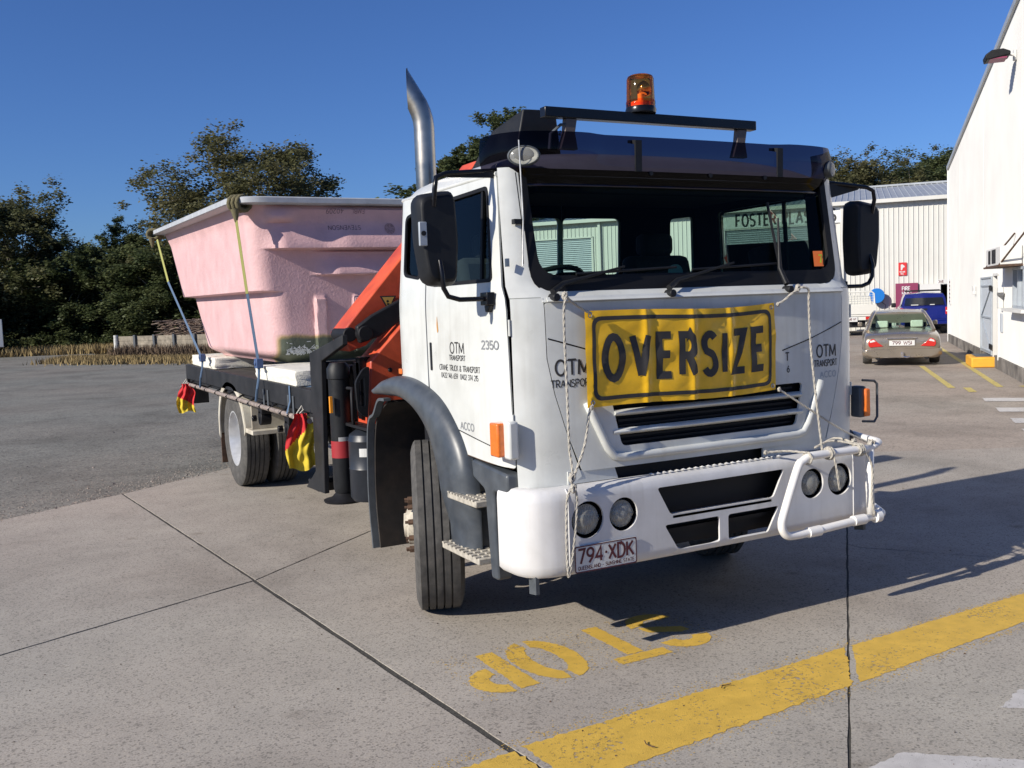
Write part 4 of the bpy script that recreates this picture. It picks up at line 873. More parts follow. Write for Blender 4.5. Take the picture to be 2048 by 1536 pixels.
mb = MB(); mb.add([Vector((tub_pt(u, z).x*.82, 7.3+(tub_pt(u, z).y-7.3)*.86, z+.02)) for u in ru for z in (1.5, 2.1, ZR)], [(i*3+j, (i+1)*3+j, (i+1)*3+j+1, i*3+j+1) for i in range(len(ru)-1) for j in range(2)]); mb.build('inner_surface', PLATEW, tub, smooth=40, flip=None)
def tubtext(s, h, x0, z0, sl=0, flipv=True, m=None):
    # handwriting is upside down on the shell
    mb = MB()
    def f(u, v): 
        x = x0-u; z = z0-v; y = 5.02-.0; hw, yf, yr, r = tub_ring(z); p = tub_pt(.27+.23*((x+hw-r)/(2*hw-2*r)), z); return Vector((x, p.y-.003, z))
    text(mb, s, h, f, .09, .25, 1.1); mb.build('handwriting', m or mat('marker_ink', (.08, .05, .06), .7), tub, flip=None)
tubtext('40209', .042, -.37, 2.815); tubtext('FMBL', .042, -.16, 2.815, m=mat('faded_ink', (.2, .1, .11), .7)); tubtext('STEVENSON', .042, -.20, 2.66)
mb = MB()
for k in range(150):
    x = -.98+random.gauss(.16, .10); z = 1.44+abs(random.gauss(0, .045)); hw, yf, yr, r = tub_ring(z); p = tub_pt(.27+.23*((max(x, -.95)+hw-r)/(2*hw-2*r)), z)
    s = random.uniform(.006, .02); a = random.random()*PI; q = Vector((math.cos(a)*s, 0, math.sin(a)*s)); r_ = Vector((-math.sin(a)*.003, 0, math.cos(a)*.003)); o = Vector((p.x, p.y-.004-.0001*k, z))
    mb.add([o-q-r_, o+q-r_, o+q+r_, o-q+r_], [(0, 1, 2, 3)])
mb.build('chalk_scrawl', mat('chalk_white', (.6, .62, .6), .9), tub, kind='stuff')
mb = MB(); sheet(mb, circ(.10, 2.63, .055, n=20), [], lambda u, v: Vector((u, tub_pt(.27+.23*((u+1.1)/2.2), v).y-.003, v)), .03); mb.build('scuff_mark', mat('scuff', (.45, .27, .26), .8, var=.5, vs=60), tub)
# foam blocks
def rough_block(name, x0, x1, y0, y1, z0, z1, label):
    mb = MB(); n = 7
    def face(f): mb.grid(n, n, f)
    bm = bmesh.new(); bmesh.ops.create_cube(bm, size=1); bmesh.ops.subdivide_edges(bm, edges=bm.edges[:], cuts=6, use_grid_fill=True)
    bmesh.ops.translate(bm, verts=bm.verts, vec=(0, 0, 0))
    rnd = random.Random(len(label))
    for v in bm.verts:
        d = Vector((rnd.uniform(-1, 1), rnd.uniform(-1, 1), rnd.uniform(-1, 1)*(.4 if abs(v.co.z) > .49 else 1)))*.009
        v.co = Vector((x0+(v.co.x+.5)*(x1-x0), y0+(v.co.y+.5)*(y1-y0), z0+(v.co.z+.5)*(z1-z0)))+d
    me = bpy.data.meshes.new(name); bm.to_mesh(me); bm.free(); me.materials.append(FOAM); me.polygons.foreach_set('use_smooth', [True]*len(me.polygons))
    o = bpy.data.objects.new(name, me); COL.objects.link(o); q = o.modifiers.new('b', 'BEVEL'); q.width = .012; q.segments = 2; q.angle_limit = math.radians(50)
    return tag(o, label, 'foam block', 'foam blocks under the pool shell')
rough_block('foam_block', -1.21, -.35, 3.95, 5.35, 1.219, 1.352, 'cream foam block under the front corner of the pink shell')
rough_block('foam_block', .35, 1.21, 3.95, 5.35, 1.219, 1.352, 'cream foam block under the far front corner of the shell, behind the cab')
rough_block('foam_block', -1.18, -.5, 7.5, 8.95, 1.219, 1.352, 'cream foam slab under the rear end of the pink shell')
# straps
def band(mb, pts, w_, n):
    for a, b in zip(pts, pts[1:]):
        a, b = Vector(a), Vector(b); d = (b-a).normalized(); s = d.cross(Vector(n)).normalized()*w_/2
        mb.add([a-s, b-s, b+s, a+s], [(0, 1, 2, 3)])
def strap(name, top, mid, bot, label, hook=True):
    t = thing(name, label, 'strap', bot, 0, 'ratchet straps over the pool shell'); L0 = Vector(bot)
    mb = MB(); band(mb, [Vector(p)-L0 for p in (top, mid)], .027, (-1, -1.2, 0)); mb.build('yellow_webbing', STRAPY, t, solid=.004)
    mb = MB(); band(mb, [Vector(p)-L0 for p in (mid, bot)], .027, (-1, -1.2, 0)); mb.build('blue_webbing', STRAPB, t, solid=.004)
    mb = MB(); mb.box(-.03, .03, -.05, .05, -.02, .07); mb.cyl((-.04, 0, .03), .025, .08, 0, 12); mb.build('ratchet', mat('ratchet_blue', (.05, .09, .2), .5), t, bevel=.005)
    mb = MB(); mb.tube([(0, 0, 0), (-.02, -.06, -.10), (-.05, -.10, -.20), (-.05, -.02, -.32)], .012, 6); mb.build('strap_tail', STRAPB, t)
    return t
strap('tie_strap', (-1.385, 5.02, 2.70), (-1.335, 4.98, 2.03), (-1.27, 4.97, 1.36), 'yellow and blue strap down the near front corner of the pink shell')
strap('tie_strap', (-1.42, 9.6, 2.88), (-1.40, 9.05, 2.30), (-1.27, 7.75, 1.33), 'yellow and blue strap at the rear end of the pink shell')
for (x, y, z, lb) in ((-1.33, 5.10, 2.86, 'olive rope wrapped round the near front corner of the grey rim'), (-1.40, 9.88, 2.97, 'olive rope wrapped round the rear corner of the grey rim')):
    t = MB(); Rr = math.radians(-45)
    for k in range(1, 4):
        o = Vector((x+.03*(k-2), y-.03*(k-2)*(1 if y < 6 else -1), z)); t.tube([o+Vector((-.10*math.cos(a)*.7, -.10*math.cos(a)*.7*(1 if y < 6 else -1)*.6, .0+.065*math.sin(a))) for a in [2*PI*q/12 for q in range(12)]], .022, 7, closed=True)
    t.tube([(x-.06, y-.06, z-.06), (x-.055, y-.07, z-.12), (x-.055, y-.07, z-.18)], [.04, .028, .012], 8)
    tag(t.build('rim_rope', ROPEO, None, smooth=60), lb, 'rope', 'olive ropes on the rim')
mb = MB(); mb.tube([(-1.22, 3.95, 1.19), (-1.0, 3.90, 1.225), (-.8, 3.91, 1.26), (-.5, 3.92, 1.24)], .03, 6, flat=.4); mb.tube([(-1.258, 4.0, 1.23), (-1.264, 3.98, 1.1), (-1.29, 4.0, 1.0)], .02, 4, flat=.3)
tag(mb.build('tie_strap', STRAPB, None), 'blue strap pulled round the cream foam block and down to the rail', 'strap')
# flags
def flag(label, x, y0, z0, w_, h_, seed, rz, red):
    rnd = random.Random(seed); t = thing('warning_flag', label, 'flag', (x, y0, z0), rz, 'red and yellow flags tied to the truck rail')
    ph = rnd.random()*6
    def f(i, j):   # i across (toward the rear), j down
        gat = .45+.55*smooth01(j*3); yy = (i-.5)*w_*gat; d = .022*math.sin(i*10+ph)*(.6+.3*j)+.012*math.sin(i*19+j*6+ph)+.006*math.sin(j*23+i*8)
        return (d-.0*j, yy+.015*math.sin(j*7), -j*h_*(1-.04*math.sin(i*7+ph)))
    N, K = 30, 30; g = [f(i/N, j/K) for i in range(N+1) for j in range(K+1)]
    for nm, m, cond in (('red_half', FLAGR, red), ('yellow_half', FLAGY, lambda a, b: not red(a, b))):
        mb = MB(); mb.add(g, [(i*(K+1)+j, (i+1)*(K+1)+j, (i+1)*(K+1)+j+1, i*(K+1)+j+1) for i in range(N) for j in range(K) if cond((i+.5)/N, (j+.5)/K)])
        o = mb.build(nm, m, t, smooth=180, flip=None)
        bm = bmesh.new(); bm.from_mesh(o.data); bmesh.ops.delete(bm, geom=[v for v in bm.verts if not v.link_faces], context='VERTS'); bm.to_mesh(o.data); bm.free()
    mb = MB(); mb.tube([(0, 0, 0), (.01, .03, .03), (0, .02, .06), (-.02, -.05, -.04)], .006, 5); mb.build('flag_string', ROPE, t)
    return t
flag('red and yellow flag hanging beside the front of the truck bed, near the stabiliser leg', -1.34, 3.42, 1.05, .225, .44, 3, math.radians(-100), lambda a, b: b < .66*(1-a)+.02)
flag('small red and yellow flag hanging at the rear corner of the truck bed', -1.33, 8.7, 1.0, .21, .36, 5, math.radians(-100), lambda a, b: b < .42+.34*a)
# ============================================================ OVERSIZE banner
ban = thing('oversize_banner', 'creased yellow vinyl banner reading OVERSIZE tied across the truck front', 'banner', (0, 0, 0))
BW_, BH_ = 1.235, .475
def bancloth(u, v, off=0):
    """u across 0..1, v up 0..1"""
    x = -.822+u*BW_+.012*math.sin(v*3)*u; z = 1.302+v*BH_+.012*v*0+.006*math.sin(u*6.5)-.012*math.sin(PI*u)*(1-v)*0
    z += (.012-.03*u*(1-u)*4*.35)*(1 if v > .5 else .4)
    y0 = .045-.075*max(0, 1-abs(2*u-1))**.8*.5; d = 0
    for c, k in ((.285, .012), (.52, .012), (.735, .010)): d += k*math.exp(-((u-c)/.017)**2)-.4*k*math.exp(-((u-c-.03)/.03)**2)
    d += .004*math.sin(u*17+v*5)*math.sin(v*6+u*4)+.0016*math.sin(u*33-v*11+2*math.sin(v*5))+.0014*math.sin(v*19+u*13+2*math.sin(u*9))+.0022*abs(math.sin(u*14-v*8+1))
    p = Vector((x, y0-d*1.0-.005+off*0, z)); return p
def bm_(off):
    def f(u, v):
        e = .004; U, V = u/BW_, v/BH_; n = (bancloth(U+e, V)-bancloth(U-e, V)).cross(bancloth(U, V+e)-bancloth(U, V-e)).normalized(); return bancloth(U, V)+n*off
    return f
mb = MB(); mb.grid(200, 84, lambda i, j: bancloth(i, j)); mb.build('vinyl', YELC, ban, smooth=180, flip=None)
mb = MB(); oo = rpoly([(.035, .03), (BW_-.035, .03), (BW_-.035, BH_-.03), (.035, BH_-.03)], .05, 6); ii = rpoly([(.055, .05), (BW_-.055, .05), (BW_-.055, BH_-.05), (.055, BH_-.05)], .038, 6)
sheet(mb, oo, [ii], bm_(.003), .010); mb.build('black_border', BLACKINK, ban, smooth=180, flip=None)
mb = MB(); h_ = .235; 
def fine_text(mb, s, h, f, weight, gap, wide):
    t2 = MB(); text(t2, s, h, lambda u, v: (u, v, 0), weight, gap, wide, fit=1.03)
    # refine so the letters follow the cloth
    bm = bmesh.new(); me = bpy.data.meshes.new('tmp'); me.from_pydata(t2.v, [], t2.f); bm.from_mesh(me)
    for _ in range(6):
        es = [e for e in bm.edges if e.calc_length() > .011]
        if not es: break
        bmesh.ops.subdivide_edges(bm, edges=es, cuts=1); bmesh.ops.triangulate(bm, faces=bm.faces[:])
    bm.verts.index_update(); mb.add([f(v.co.x, v.co.y) for v in bm.verts], [tuple(v.index for v in fc.verts) for fc in bm.faces]); bm.free()
q_ = bm_(.003); fine_text(mb, 'OVERSIZE', .205, lambda u, v: q_(.105+u, .135+v*1.0), .19, .32, 1.0); mb.build('banner_lettering', BLACKINK, ban, smooth=180, flip=None)
mb = MB()
for u, v in ((.022, .95), (.978, .95), (.022, .05), (.978, .05)):
    p = bancloth(u, v); mb.lathe([(.006, 0), (.009, .003), (.013, .001)], Matrix.Translation(p+Vector((0, -.003, 0))) @ Matrix.Rotation(PI/2, 4, 'X'), 12)
mb.build('eyelets', STEEL, ban)
# ropes
def twist(mb, pts, r, strands=3):
    P = []; pts = [Vector(p) for p in pts]
    pts = [Vector(q) for q in spl([tuple(p) for p in pts], 5)]
    L = 0; cum = [0]
    for a, b in zip(pts, pts[1:]): L += (b-a).length; cum.append(L)
    n = max(8, int(L/(r*1.6))); k = 0; cen = []
    for i in range(n+1):
        s = L*i/n
        while k < len(pts)-2 and cum[k+1] < s: k += 1
        t = (s-cum[k])/max(1e-9, cum[k+1]-cum[k]); cen.append(pts[k].lerp(pts[k+1], min(1, max(0, t))))
    for q in range(strands):
        pp = []
        for i, c in enumerate(cen):
            d = (cen[min(i+1, n)]-cen[max(i-1, 0)]).normalized(); x = d.cross(Vector((0, 1, .13))).normalized(); y = d.cross(x); a = 2*PI*q/strands+i*.62
            pp.append(c+x*r*.52*math.cos(a)+y*r*.52*math.sin(a))
        mb.tube(pp, r*.58, 5)
def rope(label, runs, knots=(), r=.0066):
    mb = MB()
    for P in runs: twist(mb, P, r)
    o = mb.build('rope', ROPE, None, smooth=180, flip=None); tag(o, label, 'rope', 'white ropes tying the banner and frame')
    for kx, ky, kz, s in knots:
        mb = MB(); rnd = random.Random(int(kx*99)); P = []
        for i in range(14): a = i*1.9; P.append((kx+s*math.cos(a)*.6, ky+s*.5*math.sin(a*1.3), kz+s*math.sin(a)*.9+.3*s*math.sin(i*2.1)))
        twist(mb, P, r); mb.build('knot', ROPE, o, smooth=180)
    return o
rope('white rope hanging from the near wiper down to the bumper corner', [[(-.965, -.035, 1.87), (-.975, -.02, 1.80), (-.965, .0, 1.62), (-.955, .01, 1.42), (-.96, .0, 1.22), (-.945, .02, 1.10), (-.94, .01, 1.02), (-.955, -.01, .96)],
      [(-.965, -.03, 1.86), (-.92, -.02, 1.83), (-.86, -.0, 1.80), (-.80, .01, 1.775)],
      [(-.955, -.02, .94), (-.935, -.016, .88), (-.945, -.016, .75), (-.965, -.016, .62), (-.985, -.012, .51), (-.99, .0, .485)], [(-.96, -.02, .94), (-.99, -.016, .88), (-1.0, -.016, .75), (-1.0, -.012, .6), (-.995, -.01, .51), (-.99, .0, .487)]],
     [(-.965, -.015, 1.865, .018), (-.955, -.01, .975, .022), (-.955, -.02, .925, .02)])
rope('white rope from the lower near corner of the banner to the bumper knot', [[(-.80, .02, 1.325), (-.825, .02, 1.28), (-.87, -.005, 1.14), (-.925, -.01, 1.02), (-.955, -.01, .97)]], [(-.81, .02, 1.31, .010)])
rope('white rope hanging from the far wiper straight down to the bumper', [[(.545, -.04, 1.87), (.60, -.04, 1.855), (.61, -.03, 1.78), (.63, -.02, 1.55), (.655, -.03, 1.25), (.685, -.04, .97), (.69, -.045, .90)], [(.545, -.03, 1.86), (.50, -.02, 1.84), (.455, .0, 1.80), (.42, .01, 1.785)]], [(.54, -.02, 1.865, .018), (.42, .01, 1.78, .008)])
rope('white rope running from the lower far corner of the banner out to the pipe frame', [[(.41, .0, 1.31), (.56, -.01, 1.22), (.85, -.03, 1.05), (1.10, -.05, .93)]], [(.41, .0, 1.31, .010)], r=.006)
# white pipe frame lashed to the bumper
fr = thing('pipe_frame', 'white plastic pipe frame lashed to the far end of the bumper', 'pipe frame', (0, 0, 0)); fx = -.115
P_ = [(1.17, fx, .925), (.55+.03, fx, .915), (.535, fx, .905), (.50, fx, .86), (.405, fx, .62), (.395, fx, .57), (.42, fx, .53), (.46, fx, .515), (1.17, fx, .515)]
Pr = [(x, fx, z) for x, z in [(1.0, .935), (.57, .94), (.51, .935), (.46, .915), (.425, .88), (.32, .64), (.305, .585), (.315, .545), (.345, .518), (.40, .512), (.52, .514), (1.0, .535)]]
mb = MB(); mb.tube(spl(Pr, 4), .023, 16); mb.build('front_pipe', PIPE, fr, smooth=180)
mb = MB(); mb.tube([(.985, fx, .935), (.98, fx, .72), (.99, fx, .535)], .023, 16); mb.tube(spl([(1.0, fx, .94), (1.06, fx+.01, .955), (1.10, fx+.05, .96), (1.16, fx+.2, .96), (1.24, .25, .96)], 4), .020, 12); mb.tube(spl([(1.0, fx, .535), (1.07, fx, .54), (1.11, fx+.04, .545), (1.23, .12, .55)], 4), .022, 12); mb.build('side_pipe', PIPE, fr, smooth=180)
for x, z in ((.54, .514), (.89, .530)):
    mb = MB(); mb.tube([(x-.045, fx, z), (x+.045, fx, z)], .030, 18); mb.build('pipe_coupling', PIPE, fr, smooth=40)
mb = MB(); mb.lathe([(0, -.025), (.036, -.02), (.036, .02), (0, .025)], Matrix.Translation((1.03, fx-.005, .535)) @ Matrix.Rotation(PI/2, 4, 'Y'), 18); mb.build('elbow_fitting', PIPE, fr, smooth=40)
def loop(c, r, ax): return [Vector(c)+Vector((0, r*math.cos(a), r*math.sin(a))) if ax == 0 else Vector(c)+Vector((r*math.cos(a), r*math.sin(a), 0)) for a in [2*PI*k/10 for k in range(11)]]
rope('short white lashing with a loose end hanging in front of the far headlight', [loop((.655, fx, .94), .032, 0), loop((.67, fx, .94), .032, 0), [(.665, fx-.03, .94), (.68, fx-.035, .87), (.70, fx-.03, .79), (.72, fx-.02, .73)]], [(.66, fx, .96, .014)])
rope('white lashing tying the upper corner of the pipe frame beside its end', [loop((.88, fx, .936), .032, 0), loop((.895, fx, .936), .032, 0), loop((.91, fx, .936), .032, 0), [(.89, fx, .965), (.80, .0, .985), (.70, .03, .95)], [(.90, fx, .965), (.88, .03, .99), (.82, .06, .97)], [(.90, fx-.03, .93), (.95, fx-.03, .88), (.975, fx-.028, .80), (.97, fx-.026, .66), (.99, fx-.025, .55)]], [(.995, fx, .95, .03), (.90, fx+.04, .97, .02)])
rope('white lashing over the bumper at the inner bend of the pipe frame', [loop((.50, fx, .93), .032, 0), [(.50, fx, .96), (.44, -.02, .965), (.33, .03, .962)]], [(.33, .03, .962, .010)])
# ============================================================ GROUND
def ground_mat(name, base, dark, light, fs, spk=.5, stain=(.8, 1.1), rough=.9, bstr=.35):
    m = bpy.data.materials.new(name); m.use_nodes = True; t = m.node_tree; n = t.nodes; b = n['Principled BSDF']; b.inputs['Roughness'].default_value = rough; b.inputs['Specular IOR Level'].default_value = .3
    g = n.new('ShaderNodeNewGeometry')
    def noise(sc, d=4, r=.6, dist=0):
        x = n.new('ShaderNodeTexNoise'); x.inputs['Scale'].default_value = sc; x.inputs['Detail'].default_value = d; x.inputs['Roughness'].default_value = r; x.inputs['Distortion'].default_value = dist; t.links.new(g.outputs['Position'], x.inputs['Vector']); return x.outputs['Fac']
    def ramp(src, stops):
        r = n.new('ShaderNodeValToRGB'); e = r.color_ramp.elements; e[0].position, e[0].color = stops[0][0], (*stops[0][1], 1); e[1].position, e[1].color = stops[-1][0], (*stops[-1][1], 1)
        for p, c in stops[1:-1]: q = e.new(p); q.color = (*c, 1)
        t.links.new(src, r.inputs[0]); return r.outputs[0]
    def mul(a, c):
        x = n.new('ShaderNodeMix'); x.data_type = 'RGBA'; x.blend_type = 'MULTIPLY'; x.inputs[0].default_value = 1; t.links.new(a, x.inputs[6]); t.links.new(c, x.inputs[7]); return x.outputs[2]
    c = ramp(noise(fs, 3, .75), [(.34, dark), (.47, base), (.58, base), (.70, light)])
    v = n.new('ShaderNodeTexVoronoi'); v.inputs['Scale'].default_value = fs*.9; t.links.new(g.outputs['Position'], v.inputs['Vector'])
    vr = n.new('ShaderNodeSeparateColor'); t.links.new(v.outputs['Color'], vr.inputs[0])
    c = mul(c, ramp(vr.outputs[0], [(.0, (1-spk,)*3), (.12, (1-spk*.6,)*3), (.2, (1, 1, 1)), (.85, (1, 1, 1)), (1, (1.12, 1.1, 1.06))]))
    lo, hi = stain
    c = mul(c, ramp(noise(.55, 7, .62, .4), [(.30, (lo, lo*.985, lo*.97)), (.5, (1, 1, 1)), (.72, (hi, hi, hi*.99))]))
    c = mul(c, ramp(noise(3.1, 5, .6), [(.3, (.9, .9, .9)), (.6, (1.02, 1.02, 1.02))]))
    c = mul(c, ramp(noise(.23, 3, .5), [(.3, (1.03, .985, .97)), (.7, (.97, 1.0, 1.01))]))
    v2 = n.new('ShaderNodeTexVoronoi'); v2.inputs['Scale'].default_value = 1.7; t.links.new(g.outputs['Position'], v2.inputs['Vector'])
    ds = n.new('ShaderNodeMath'); ds.operation = 'MULTIPLY_ADD'; ds.inputs[1].default_value = .22; t.links.new(noise(9, 4, .7), ds.inputs[0]); t.links.new(v2.outputs['Distance'], ds.inputs[2])
    c = mul(c, ramp(ds.outputs[0], [(.12, (.62, .60, .57)), (.17, (.86, .85, .84)), (.24, (1, 1, 1))]))
    t.links.new(c, b.inputs['Base Color'])
    bp = n.new('ShaderNodeBump'); bp.inputs['Strength'].default_value = bstr; bp.inputs['Distance'].default_value = .004; t.links.new(noise(fs*.8, 3, .8), bp.inputs['Height']); t.links.new(bp.outputs[0], b.inputs['Normal'])
    return m
CONC = ground_mat('apron_concrete', (.365, .332, .288), (.22, .20, .175), (.47, .435, .385), 110, .42, (.72, 1.12))
ASPH = ground_mat('driveway_surface', (.33, .285, .24), (.23, .20, .17), (.42, .37, .32), 50, .3, (.72, 1.12))
GRAV = ground_mat('gravel_surface', (.20, .195, .172), (.09, .088, .08), (.32, .31, .28), 38, .5, (.68, 1.2), .95, .9)
DIRT = ground_mat('dry_ground', (.16, .125, .08), (.09, .07, .045), (.24, .19, .12), 12, .4, (.7, 1.2))
def flat(name, poly, z, m, parent=None, th=0):
    mb = MB()
    if th: mb.prism(poly, 2, z-th, z)
    else: mb.add([(x, y, z) for x, y in poly], [tuple(range(len(poly)))])
    return mb.build(name, m, parent, flip=None if not th else False)
gr0 = flat('ground', [(-1500, -1500), (1500, -1500), (1500, 1500), (-1500, 1500)], -.075, DIRT); tag(gr0, kind='structure', label='dry brown ground under the trees')
gy = flat('gravel_yard', [(-90, -60), (-9, -60), (-9, -5), (-8.6, 2.75), (-3.48, 6.17), (-1.14, 7.74), (2, 9.85), (8, 13.9), (20, 24), (14, 36), (4.4, 38.6), (2.6, 40.2), (.6, 44), (1.5, 56), (-2, 66), (-90, 60)], -.022, GRAV); tag(gy, kind='structure', label='grey gravel yard left of the truck')
dw = flat('driveway', [(8, 13.88), (2, 9.83), (2, 2), (2, -60), (60, -60), (60, 60), (20, 60), (20, 24)], -.012, ASPH); tag(dw, kind='structure', label='worn brown-grey driveway in front of the sheds')
ap = thing('concrete_apron', 'jointed concrete slabs under the truck', None, (0, 0, 0), kind='structure'); del ap['label']
fil = flat('joint_filler', [(-9, -6), (12, -6), (12, -.03), (5.1, 3.9), (12, 10.3), (8, 13.85), (2, 9.8), (-1.14, 7.7), (-3.48, 6.13), (-9, 2.45)], -.005, mat('joint_mortar', (.055, .052, .045), .95, var=.5, vs=40, bump=.6, bs=80), ap)
def inset(poly, d):
    n = len(poly); out = []; A = sum(poly[i][0]*poly[(i+1) % n][1]-poly[(i+1) % n][0]*poly[i][1] for i in range(n)); sg = 1 if A > 0 else -1
    for i in range(n):
        p = Vector(poly[i]); a = (p-Vector(poly[i-1])).normalized(); b = (Vector(poly[(i+1) % n])-p).normalized()
        n1 = Vector((-a.y, a.x))*sg; n2 = Vector((-b.y, b.x))*sg; m = (n1+n2).normalized(); out.append(tuple(p+m*d/max(.4, m.dot(n1))))
    return out
def slab(poly, d=.008):
    P = inset(poly, d); rnd = random.Random(len(poly)); P2 = []
    for a, b in zip(P, P[1:]+P[:1]):
        a, b = Vector(a), Vector(b); n = max(1, int((b-a).length/.12)); nn = Vector((-(b-a).y, (b-a).x)).normalized()
        for k in range(n): P2.append(tuple(a.lerp(b, k/n)+nn*(rnd.uniform(-.003, .003) if 0 < k else 0)))
    flat('slab', P2, 0, CONC, ap, .09)
slab([(-9, -6), (-1.135, -6), (-1.625, -.78), (-1.94, 2.65), (-3.5, 1.98), (-9, -.2)], .014)
slab([(-9, -.2), (-3.5, 1.98), (-1.94, 2.65), (-2.34, 6.87), (-3.48, 6.2), (-9, 2.5)], .006)
slab([(-1.93, 2.65), (-.73, 3.6), (8, 10.5), (12, 10.3), (8, 13.9), (2, 9.9), (-1.14, 7.77), (-2.33, 6.87)], .008)
slab([(-1.93, 2.65), (-1.61, -.78), (-1.47, -2.25), (-.6, -1.42), (1.98, .986), (5.1, 3.9), (12, 10.3), (8, 10.5), (-.73, 3.6)], .008)
slab([(-1.47, -2.25), (-1.12, -6), (6.9, -6), (1.98, .87), (1.98, .986), (-.6, -1.42)], .004)
slab([(1.98, .986), (1.98, .87), (6.9, -6), (12, -6), (12, -.03), (5.1, 3.9)], .005)
# worn paint: speckles of the slab show through
def paint_mat(name, col, wear=.42, fs=55):
    m = mat(name, col, .75, var=.14, vs=10, bump=.4, bs=250); t = m.node_tree; n = t.nodes; b = n['Principled BSDF']; g = n.new('ShaderNodeNewGeometry')
    x = n.new('ShaderNodeTexNoise'); x.inputs['Scale'].default_value = fs; x.inputs['Detail'].default_value = 5; x.inputs['Roughness'].default_value = .75; t.links.new(g.outputs['Position'], x.inputs['Vector'])
    y = n.new('ShaderNodeTexNoise'); y.inputs['Scale'].default_value = 2.3; y.inputs['Detail'].default_value = 3; t.links.new(g.outputs['Position'], y.inputs['Vector'])
    a = n.new('ShaderNodeMath'); a.operation = 'MULTIPLY_ADD'; a.inputs[1].default_value = .45; t.links.new(y.outputs['Fac'], a.inputs[0]); t.links.new(x.outputs['Fac'], a.inputs[2])
    r = n.new('ShaderNodeMapRange'); r.inputs['From Min'].default_value = wear+.16; r.inputs['From Max'].default_value = wear+.22; t.links.new(a.outputs[0], r.inputs['Value']); t.links.new(r.outputs[0], b.inputs['Alpha']); return m
YP = paint_mat('yellow_road_paint', (.63, .40, .06), .41, 42); YPW = paint_mat('yellow_bay_paint', (.52, .42, .13), .40, 30); WP = paint_mat('white_road_paint', (.52, .50, .48), .40)
def jit(poly, a, step, seed=1):
    step *= .6
    rnd = random.Random(seed); return [(x+rnd.uniform(-a, a), y+rnd.uniform(-a, a)) for x, y in resample(poly, step)]
def paint(name, poly, m=YP, j=.006, st=.04, z=.0018, parent=ap, holes=()):
    mb = MB(); sheet(mb, jit(poly, j, st), [jit(h, j*.7, st) for h in holes], lambda u, v: (u, v, z), max(.2, st)); return mb.build(name, m, parent, flip=None)
yu = lambda x: -.505+.036*(x-.0); yl = lambda x: -.862+.06*(x-.0)
xa, xc0, xc1 = -1.60, .37, .05
paint('yellow_line', [(-3.6, -.72), (-1.63, -.60), (-1.60, -.95), (-3.4, -1.08)], j=.012)
paint('yellow_line', [(-1.585, -.575), (xc0, yu(xc0)), (xc1-.03, yl(xc1)), (-1.565, -.97)], j=.009)
paint('yellow_line', [(xc0+.05, yu(xc0)), (2.9, yu(2.9)), (3.05, yl(3.0)+.06), (xc1+.02, yl(xc1))], j=.006)
paint('yellow_line', [(2.93, yu(2.9)), (7.5, yu(7.5)), (7.5, yl(7.5)-.02), (3.08, yl(3.0)+.06)], j=.006)
# stencilled STOP, read from behind the truck
def SP(poly): return [(-.02-u, .505-v) for u, v in poly]
def letter(name, polys):
    o0 = None
    mb = MB()
    for P in polys: sheet(mb, jit(SP(P), .0045, .03), [], lambda u, v: (u, v, .0018), .1)
    return mb.build(name, YP, ap, flip=None)
def ringseg(cx, cy, rx, ry, t, a0, a1, n=14):
    o = arc(cx, cy, rx, ry, a0, a1, n); i = arc(cx, cy, rx-t, ry-t, a1, a0, n); return o+i
letter('letter_s', [ringseg(.20, .40, .155, .155, .10, 5, 172), ringseg(.20, .13, .155, .155, .10, -168, 5), [(.085, .325), (.15, .335), (.31, .245), (.325, .16), (.24, .185), (.10, .26)]])
letter('letter_t', [[(.50, .0), (.60, .0), (.60, .46), (.50, .46)], [(.385, .47), (.70, .47), (.70, .56), (.385, .56)]])
letter('letter_o', [ringseg(.985, .27, .172, .295, .108, -82, 84), ringseg(.975, .27, .172, .295, .108, 96, 266)])
letter('letter_p', [[(1.17, .03), (1.275, .03), (1.275, .54), (1.17, .54)], ringseg(1.30, .39, .16, .17, .10, -88, 88)])
mb = MB(); rnd = random.Random(21)
for k in range(5200):
    if k < 3800:
        x = rnd.uniform(-2.2, 4.5); e = abs(rnd.gauss(0, .022 if x > .5 else .04)); y = yu(x)+e if rnd.random() < .5 else yl(x)-e
    else:
        x = -.02-rnd.uniform(0, 1.5); y = .505-rnd.uniform(-.04, .60)
    s = rnd.uniform(.0015, .006); a = rnd.random()*6; mb.add([(x+s*math.cos(a+q*2.09)*rnd.uniform(.6, 1.3), y+s*math.sin(a+q*2.09), .0012) for q in range(3)], [(0, 1, 2)])
mb.build('paint_overspray', mat('yellow_speck', (.60, .375, .055), .8), ap, flip=None, kind='stuff')
